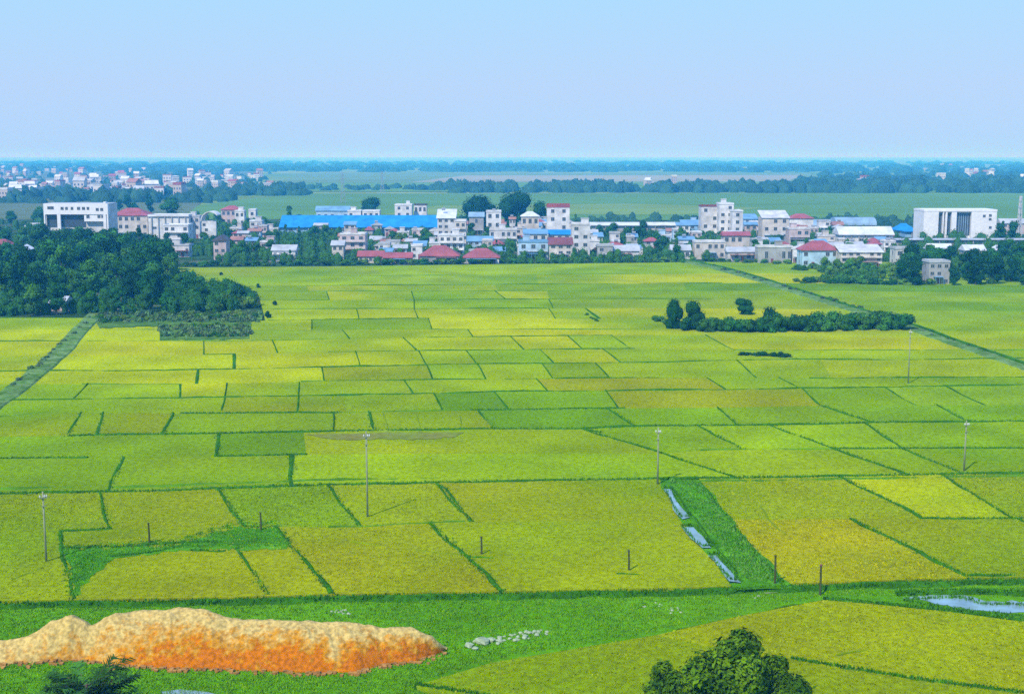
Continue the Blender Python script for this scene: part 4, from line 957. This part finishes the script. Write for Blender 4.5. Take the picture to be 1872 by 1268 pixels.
def clods():
    g_ = np.random.default_rng(12); b = MB()
    for _ in range(260):
        x = g_.uniform(-20, 815); yf = interp([(0,1215),(90,1209),(150,1207),(200,1215),(300,1222),(420,1225),(560,1230),(650,1230),(700,1216),(760,1210),(815,1190)], x)
        p = P(x, yf+abs(g_.normal())*4-1); r_ = g_.uniform(.05, .2); v = [(p.x+r_*g_.uniform(.6,1.1)*a, p.y+r_*g_.uniform(.6,1.1)*c, max(0, r_*(d+.6))) for a in (-1,1) for c in (-1,1) for d in (-.6,.5)]
        b.add(v, [(0,1,3,2),(4,6,7,5),(0,4,5,1),(2,3,7,6),(1,5,7,3),(0,2,6,4)])
    me = b.mesh('clods', M['clod']); tag(link('clods', me), 'loose orange clods scattered along the foot of the clay heap', 'clods', kind='stuff')
clods()
def rock(name, p, r, m, label, cat, group, seed, flat=.7):
    g = np.random.default_rng(seed); b = MB(); n1, n2 = 5, 8; vs = []
    for i in range(n1+1):
        th = math.pi*i/n1
        for j in range(n2):
            a = 2*math.pi*j/n2; q = r*g.uniform(.72, 1.15); vs.append((q*math.sin(th)*math.cos(a), q*math.sin(th)*math.sin(a), q*flat*math.cos(th)+r*flat*.6))
    b.add(vs, [(i*n2+j, (i+1)*n2+j, (i+1)*n2+(j+1) % n2, i*n2+(j+1) % n2) for i in range(n1) for j in range(n2)])
    o = link(name, b.mesh(name, m), None, p); o.rotation_euler = (0, 0, g.uniform(0, 6)); tag(o, label, cat, group); return o
k = 0
for x, y, r in [(857,1182,.42),(868,1187,.30),(882,1176,.62),(897,1172,.38),(872,1174,.36),(910,1177,.2)]:
    k += 1; rock('rubble_block', P(x, y), r, M['rubble'], 'larger white rubble lump at the left end of the rubble line', 'rubble', 'large white rubble lumps', k, .6)
for i in range(34):
    t = i/33; k += 1; rock('rubble_block', P(905+t*95+rnd.uniform(-6, 6), 1171-t*16+rnd.uniform(-6, 6)), rnd.uniform(.10, .26), M['rubble'], 'small white stone in the scattered rubble line right of the clay heap', 'rubble', 'small white stones of the rubble line', k, .6)
for i in range(14):
    k += 1; rock('rubble_block', P(1375+rnd.uniform(0, 62), 1072+rnd.uniform(0, 9)), rnd.uniform(.18, .34), M['rubble'], 'pale stone in the gravelly spot at the foot of the pool ditch', 'rubble', 'pale stones at the foot of the ditch', k, .5)
for x0, y0, n, l in [(1240,1116,9,'pale stone in the small patch in the grass above the lower right field'),(1195,1106,5,'pale stone in the thin line left of the small stone patch'),(625,1119,12,'pale stone in the grass above the clay heap'),(1400,1093,2,'lone pale stone below the gravelly spot'),(140,1122,1,'')]:
    for i in range(n):
        if l: k += 1; rock('rubble_block', P(x0+rnd.uniform(-20, 20), y0+rnd.uniform(-5, 5)), rnd.uniform(.07, .18), M['rubble'], l, 'rubble', l.replace('pale stone', 'pale stones'), k, .5)

# ------------------------------------------------------------------ near trees at the bottom edge
def near_tree():
    p = P(1345, 1395); o = empty('tree', p); tag(o, 'dark leafy tree rising from the bottom edge right of the photo centre', 'tree')
    Y = p.y; g = np.random.default_rng(11)
    def at(x, y, dy=0): return (xat(x, y, Y)-p.x, dy, zat(y, Y))
    L = []
    for x, y, r in [(1335,1182,1.5),(1300,1212,1.4),(1362,1172,1.05),(1345,1205,1.7),(1322,1160,.55),(1357,1160,.5),(1268,1205,.9),(1240,1240,1.3),(1215,1232,.75),(1205,1262,1.0),(1290,1250,1.9),(1400,1222,1.2),(1420,1210,.85),(1380,1215,.95),(1440,1240,1.2),(1462,1260,1.0),(1400,1262,1.8),(1335,1270,2.2),(1275,1300,2.3),(1420,1310,2.2),(1340,1330,2.5),(1200,1300,1.6),(1480,1300,1.3)]:
        x0, _, z0 = at(x, y+12, 0); L.append((x0, g.uniform(-1.6, 1.6), z0, r*.92))
    V, T = [], []
    for (x, y, z, r) in L:
        n = int(1500*r*r)+260; d = g.normal(size=(n, 3)); d /= np.linalg.norm(d, axis=1)[:, None]
        # several sub-clumps per lobe
        sub = g.normal(size=(16, 3)); sub /= np.linalg.norm(sub, axis=1)[:, None]; k = g.integers(0, 16, n)
        sc_ = g.uniform(.5, 1.7, 16)
        c = np.array([x, y, z]) + (sub[k]*r*.72 + d*r*.5*g.uniform(.3, 1.35, (n, 1)))
        nrm = d + sub[k]*.5 + g.normal(size=(n, 3))*.4 + np.array([0, 0, .3]); nrm /= np.linalg.norm(nrm, axis=1)[:, None]
        u = np.cross(nrm, g.normal(size=(n, 3))); u /= np.linalg.norm(u, axis=1)[:, None]; v = np.cross(nrm, u)
        s = .19*g.uniform(.6, 1.2, (n, 1)); s2 = s*.5
        V.append(np.stack([c-u*s, c-v*s2, c+u*s, c+v*s2], 1).reshape(-1, 3))
        T.append((sc_[k]*g.uniform(.7, 1.3, n))[:, None]*np.stack([.75+.45*sc_[k], np.ones(n), 1.2-.5*sc_[k]], 1))  # brighter sub-clumps tinted yellower: sunlit highlights put into the leaf colour
    V = np.concatenate(V); T = np.concatenate(T); cr = link('crown', npmesh('crown', V, np.arange(len(V)).reshape(-1, 4), M['leaf'], T), o); cr.color = (.048,.135,.005,1)
    b = MB(); b.tube((0,0,-.2), (.2,.1,3.4), .34, .24, 10); b.tube((.2,.1,3.4), (-.2,0,8.2), .24, .08, 8)
    for (x, y, z, r) in L: b.tube((.1,.05,min(z-1, 4.0)), (x, y, z), .09, .03, 5)
    link('trunk', b.mesh('trunk', M['trunk']), o)
near_tree()
def feather_tree():
    p = P(165, 1385); o = empty('tree', p); tag(o, 'dark tree with spiky drooping branches at the bottom left edge below the clay heap', 'tree')
    Y = p.y; g = np.random.default_rng(3); top = zat(1218, Y); V, T = [], []; b = MB()
    b.tube((0,0,-.2), (0,0,top-1.2), .28, .08, 9)
    for i in range(170):
        a = g.uniform(0, 2*math.pi); t = g.uniform(0, 1)**.8; z0 = top-1.3-3.4*t; ln = g.uniform(2.2, 3.9)*(.75+.4*t); up = g.uniform(.5, 1.7)*(1-.45*t)
        pts = []
        for k in range(9):
            s = k/8; pts.append(np.array([math.cos(a)*ln*s, math.sin(a)*ln*s, z0 + up*ln*s*.62 - .34*ln*s*s]))
        pts = np.array(pts); mx_ = pts[:, 2].max()
        if mx_ > top: pts[:, 2] -= (mx_-top)*g.uniform(.8, 1.1)
        for q in range(0, 8, 4): b.tube(pts[q], pts[q+4], .03, .015, 3)
        tn = g.choice([.4, .6, .8, 1.1, 1.9])
        for k in range(58):
            s = g.uniform(.12, 1)*8; i0 = min(7, int(s)); c = pts[i0]+(pts[i0+1]-pts[i0])*(s-i0); dr = (pts[i0+1]-pts[i0]); dr /= np.linalg.norm(dr)
            side = np.cross(dr, [0, 0, 1]); side /= np.linalg.norm(side)+1e-6; sg = 1 if k % 2 else -1
            e_ = side*sg*g.uniform(.3, .62) + dr*.35 + np.array([0, 0, g.uniform(-.3, .08)]); wd = dr*.07
            V += [c-wd, c+wd, c+e_+wd*.3, c+e_-wd*.3]; T.append([tn*g.uniform(.7, 1.3)]*3)
    V = np.array(V); cr = link('crown', npmesh('crown', V, np.arange(len(V)).reshape(-1, 4), M['leaf'], np.array(T)), o); cr.color = (.032,.100,.010,1)
    link('trunk', b.mesh('trunk', M['trunk']), o)
feather_tree()

# ------------------------------------------------------------------ grass tufts over the near grassland
def tufts(seed, poly, n, h0, h1, w, cols, bx, name='grass', z=.02):
    g = np.random.default_rng(seed); V, T = [], []
    x0, x1, y0, y1 = bx; k = 0
    while k < n:
        x, y = g.uniform(x0, x1), g.uniform(y0, y1)
        if not inpoly(x, y, poly): continue
        k += 1; p = P(x, y); c = cols[g.integers(len(cols))]; tn = g.uniform(.75, 1.2)
        for q in range(5):
            a = g.uniform(0, 6.28); h = g.uniform(h0, h1); le = g.uniform(.2, .8)*h; off = g.normal(size=2)*.18
            bx_, by_ = p.x+off[0], p.y+off[1]; dx, dy = math.cos(a)*w/2, math.sin(a)*w/2; ex, ey = -math.sin(a)*le, math.cos(a)*le
            V += [(bx_-dx, by_-dy, z), (bx_+dx, by_+dy, z), (bx_+ex+dx*.3, by_+ey+dy*.3, z+h), (bx_+ex-dx*.3, by_+ey-dy*.3, z+h)]
            T.append([c[0]*tn, c[1]*tn, c[2]*tn])
    V = np.array(V); me = npmesh(name, V, np.arange(len(V)).reshape(-1, 4), M['leaf'], np.array(T)); o = link(name, me); o.color = (1,1,1,1); return o
GP = [(-80,1101),(350,1094),(900,1083),(1430,1070),(1760,1060),(1960,1060),(1960,1090),(1640,1090),(1510,1090),(1344,1122),(1200,1154),(900,1206),(760,1248),(850,1290),(-80,1290)]
tag(tufts(1, GP, 16000, .04, .15, .09, [(.12,.30,.001),(.15,.33,.001),(.09,.26,.001),(.18,.34,.002)], (-80,1960,1055,1290)), 'lush green grass on the strip around the clay heap', 'grass', kind='stuff')
DP = [(1222,882),(1275,884),(1333,955),(1387,1020),(1430,1070),(1360,1068),(1320,1005),(1275,950)]
tag(tufts(2, DP, 1500, .08, .26, .12, [(.07,.27,.001),(.10,.31,.002),(.15,.32,.04)], (1215,1440,880,1072), z=.40), 'rough grass on the bank beside the three pools', 'grass', kind='stuff')

WP = [(118,1004),(325,992),(420,962),(505,958),(535,1002),(440,1010),(430,1004),(330,1008),(210,1026),(165,1060),(136,1094)]
tag(tufts(3, WP, 1500, .04, .14, .12, [(.07,.27,.001),(.10,.31,.001),(.06,.23,.001)], (110,540,955,1095), name='weeds', z=.40), 'rank green weeds among the ripe rice at lower left', 'weeds', kind='stuff')

def fringe():
    g_ = np.random.default_rng(9); V, T = [], []
    for pts, w_, z in FRINGE:
        for x, y in smooth_poly(pts, 3.0):
            if not -30 < x < 1900: continue
            for q in range(3):
                p = P(x+g_.uniform(-2, 2), y, RZ); ox, oy = g_.normal(size=2)*w_*.30
                if g_.uniform() < .25: continue
                tn = g_.uniform(.7, 1.5)
                for b_ in range(3):
                    a = g_.uniform(0, 6.28); h = g_.uniform(.08, .3); le = g_.uniform(.2, .9)*h; bx, by = p.x+ox+g_.normal()*.08, p.y+oy+g_.normal()*.08
                    dx, dy = math.cos(a)*.06, math.sin(a)*.06
                    V += [(bx-dx, by-dy, z), (bx+dx, by+dy, z), (bx-dy*le*9+dx*.3, by+dx*le*9+dy*.3, z+h), (bx-dy*le*9-dx*.3, by+dx*le*9-dy*.3, z+h)]; T.append([.05*tn, .18*tn, .002])
    V = np.array(V); o = link('bund_grass', npmesh('bund_grass', V, np.arange(len(V)).reshape(-1, 4), M['leaf'], np.array(T))); o.color = (1,1,1,1)
    tag(o, 'ragged grass growing along the banks between the rice plots', 'grass', kind='stuff')
fringe()
def rice_tops():
    g_ = np.random.default_rng(21); V, T = [], []
    for poly, col in NEAR:
        wp = [P(x, y, RZ) for x, y in poly]; x0, x1 = max(-75, min(p.x for p in wp)), min(75, max(p.x for p in wp)); y0, y1 = max(84, min(p.y for p in wp)), max(p.y for p in wp)
        pl = [(p.x, p.y) for p in wp]; n = int((x1-x0)*(y1-y0)*11)
        for x, y in g_.uniform((x0, y0), (x1, y1), (n, 2)):
            if abs(x) > y*.42 or not inpoly(x, y, pl): continue
            gr = .5+.5*math.sin(x*.11+1.7*math.sin(y*.06)+.8*math.sin(x*.31+y*.2)); gr = gr*gr*.55
            tn = g_.uniform(1.0, 1.3); w_ = g_.uniform(.03, .07); h = g_.uniform(.05, .13); a = g_.uniform(0, 3.14); dx, dy = math.cos(a)*w_, math.sin(a)*w_; lx, ly = g_.normal(size=2)*.07
            V += [(x-dx, y-dy, RZ), (x+dx, y+dy, RZ), (x+dx*.8+lx, y+dy*.8+ly, RZ+h), (x-dx*.8+lx, y-dy*.8+ly, RZ+h)]; T.append([col[0]*tn*g_.uniform(.9, 1.12)*(1-gr*.45), col[1]*tn*(1-gr*.03), .001])
    V = np.array(V); o = link('rice_plants', npmesh('rice_plants', V, np.arange(len(V)).reshape(-1, 4), M['leaf'], np.array(T))); o.color = (1,1,1,1)
    tag(o, 'ears of ripening rice standing in the nearest plots', 'rice', kind='stuff')
rice_tops()
# ------------------------------------------------------------------ haze
hz = MB(); hz.box(-25000, 25000, -250, 40000, -1, 75)
hm = bpy.data.materials.new('haze'); hm.use_nodes = True; n_ = hm.node_tree; n_.nodes.remove(n_.nodes['Principled BSDF'])
pv = n_.nodes.new('ShaderNodeVolumePrincipled'); pv.inputs['Color'].default_value = (.06,.47,1,1); pv.inputs['Absorption Color'].default_value = (1,1,1,1)
pv.inputs['Density'].default_value = .00035; pv.inputs['Anisotropy'].default_value = 0
n_.links.new(pv.outputs[0], n_.nodes['Material Output'].inputs['Volume'])
ho = link('haze', hz.mesh('haze', hm)); tag(ho, kind='stuff')
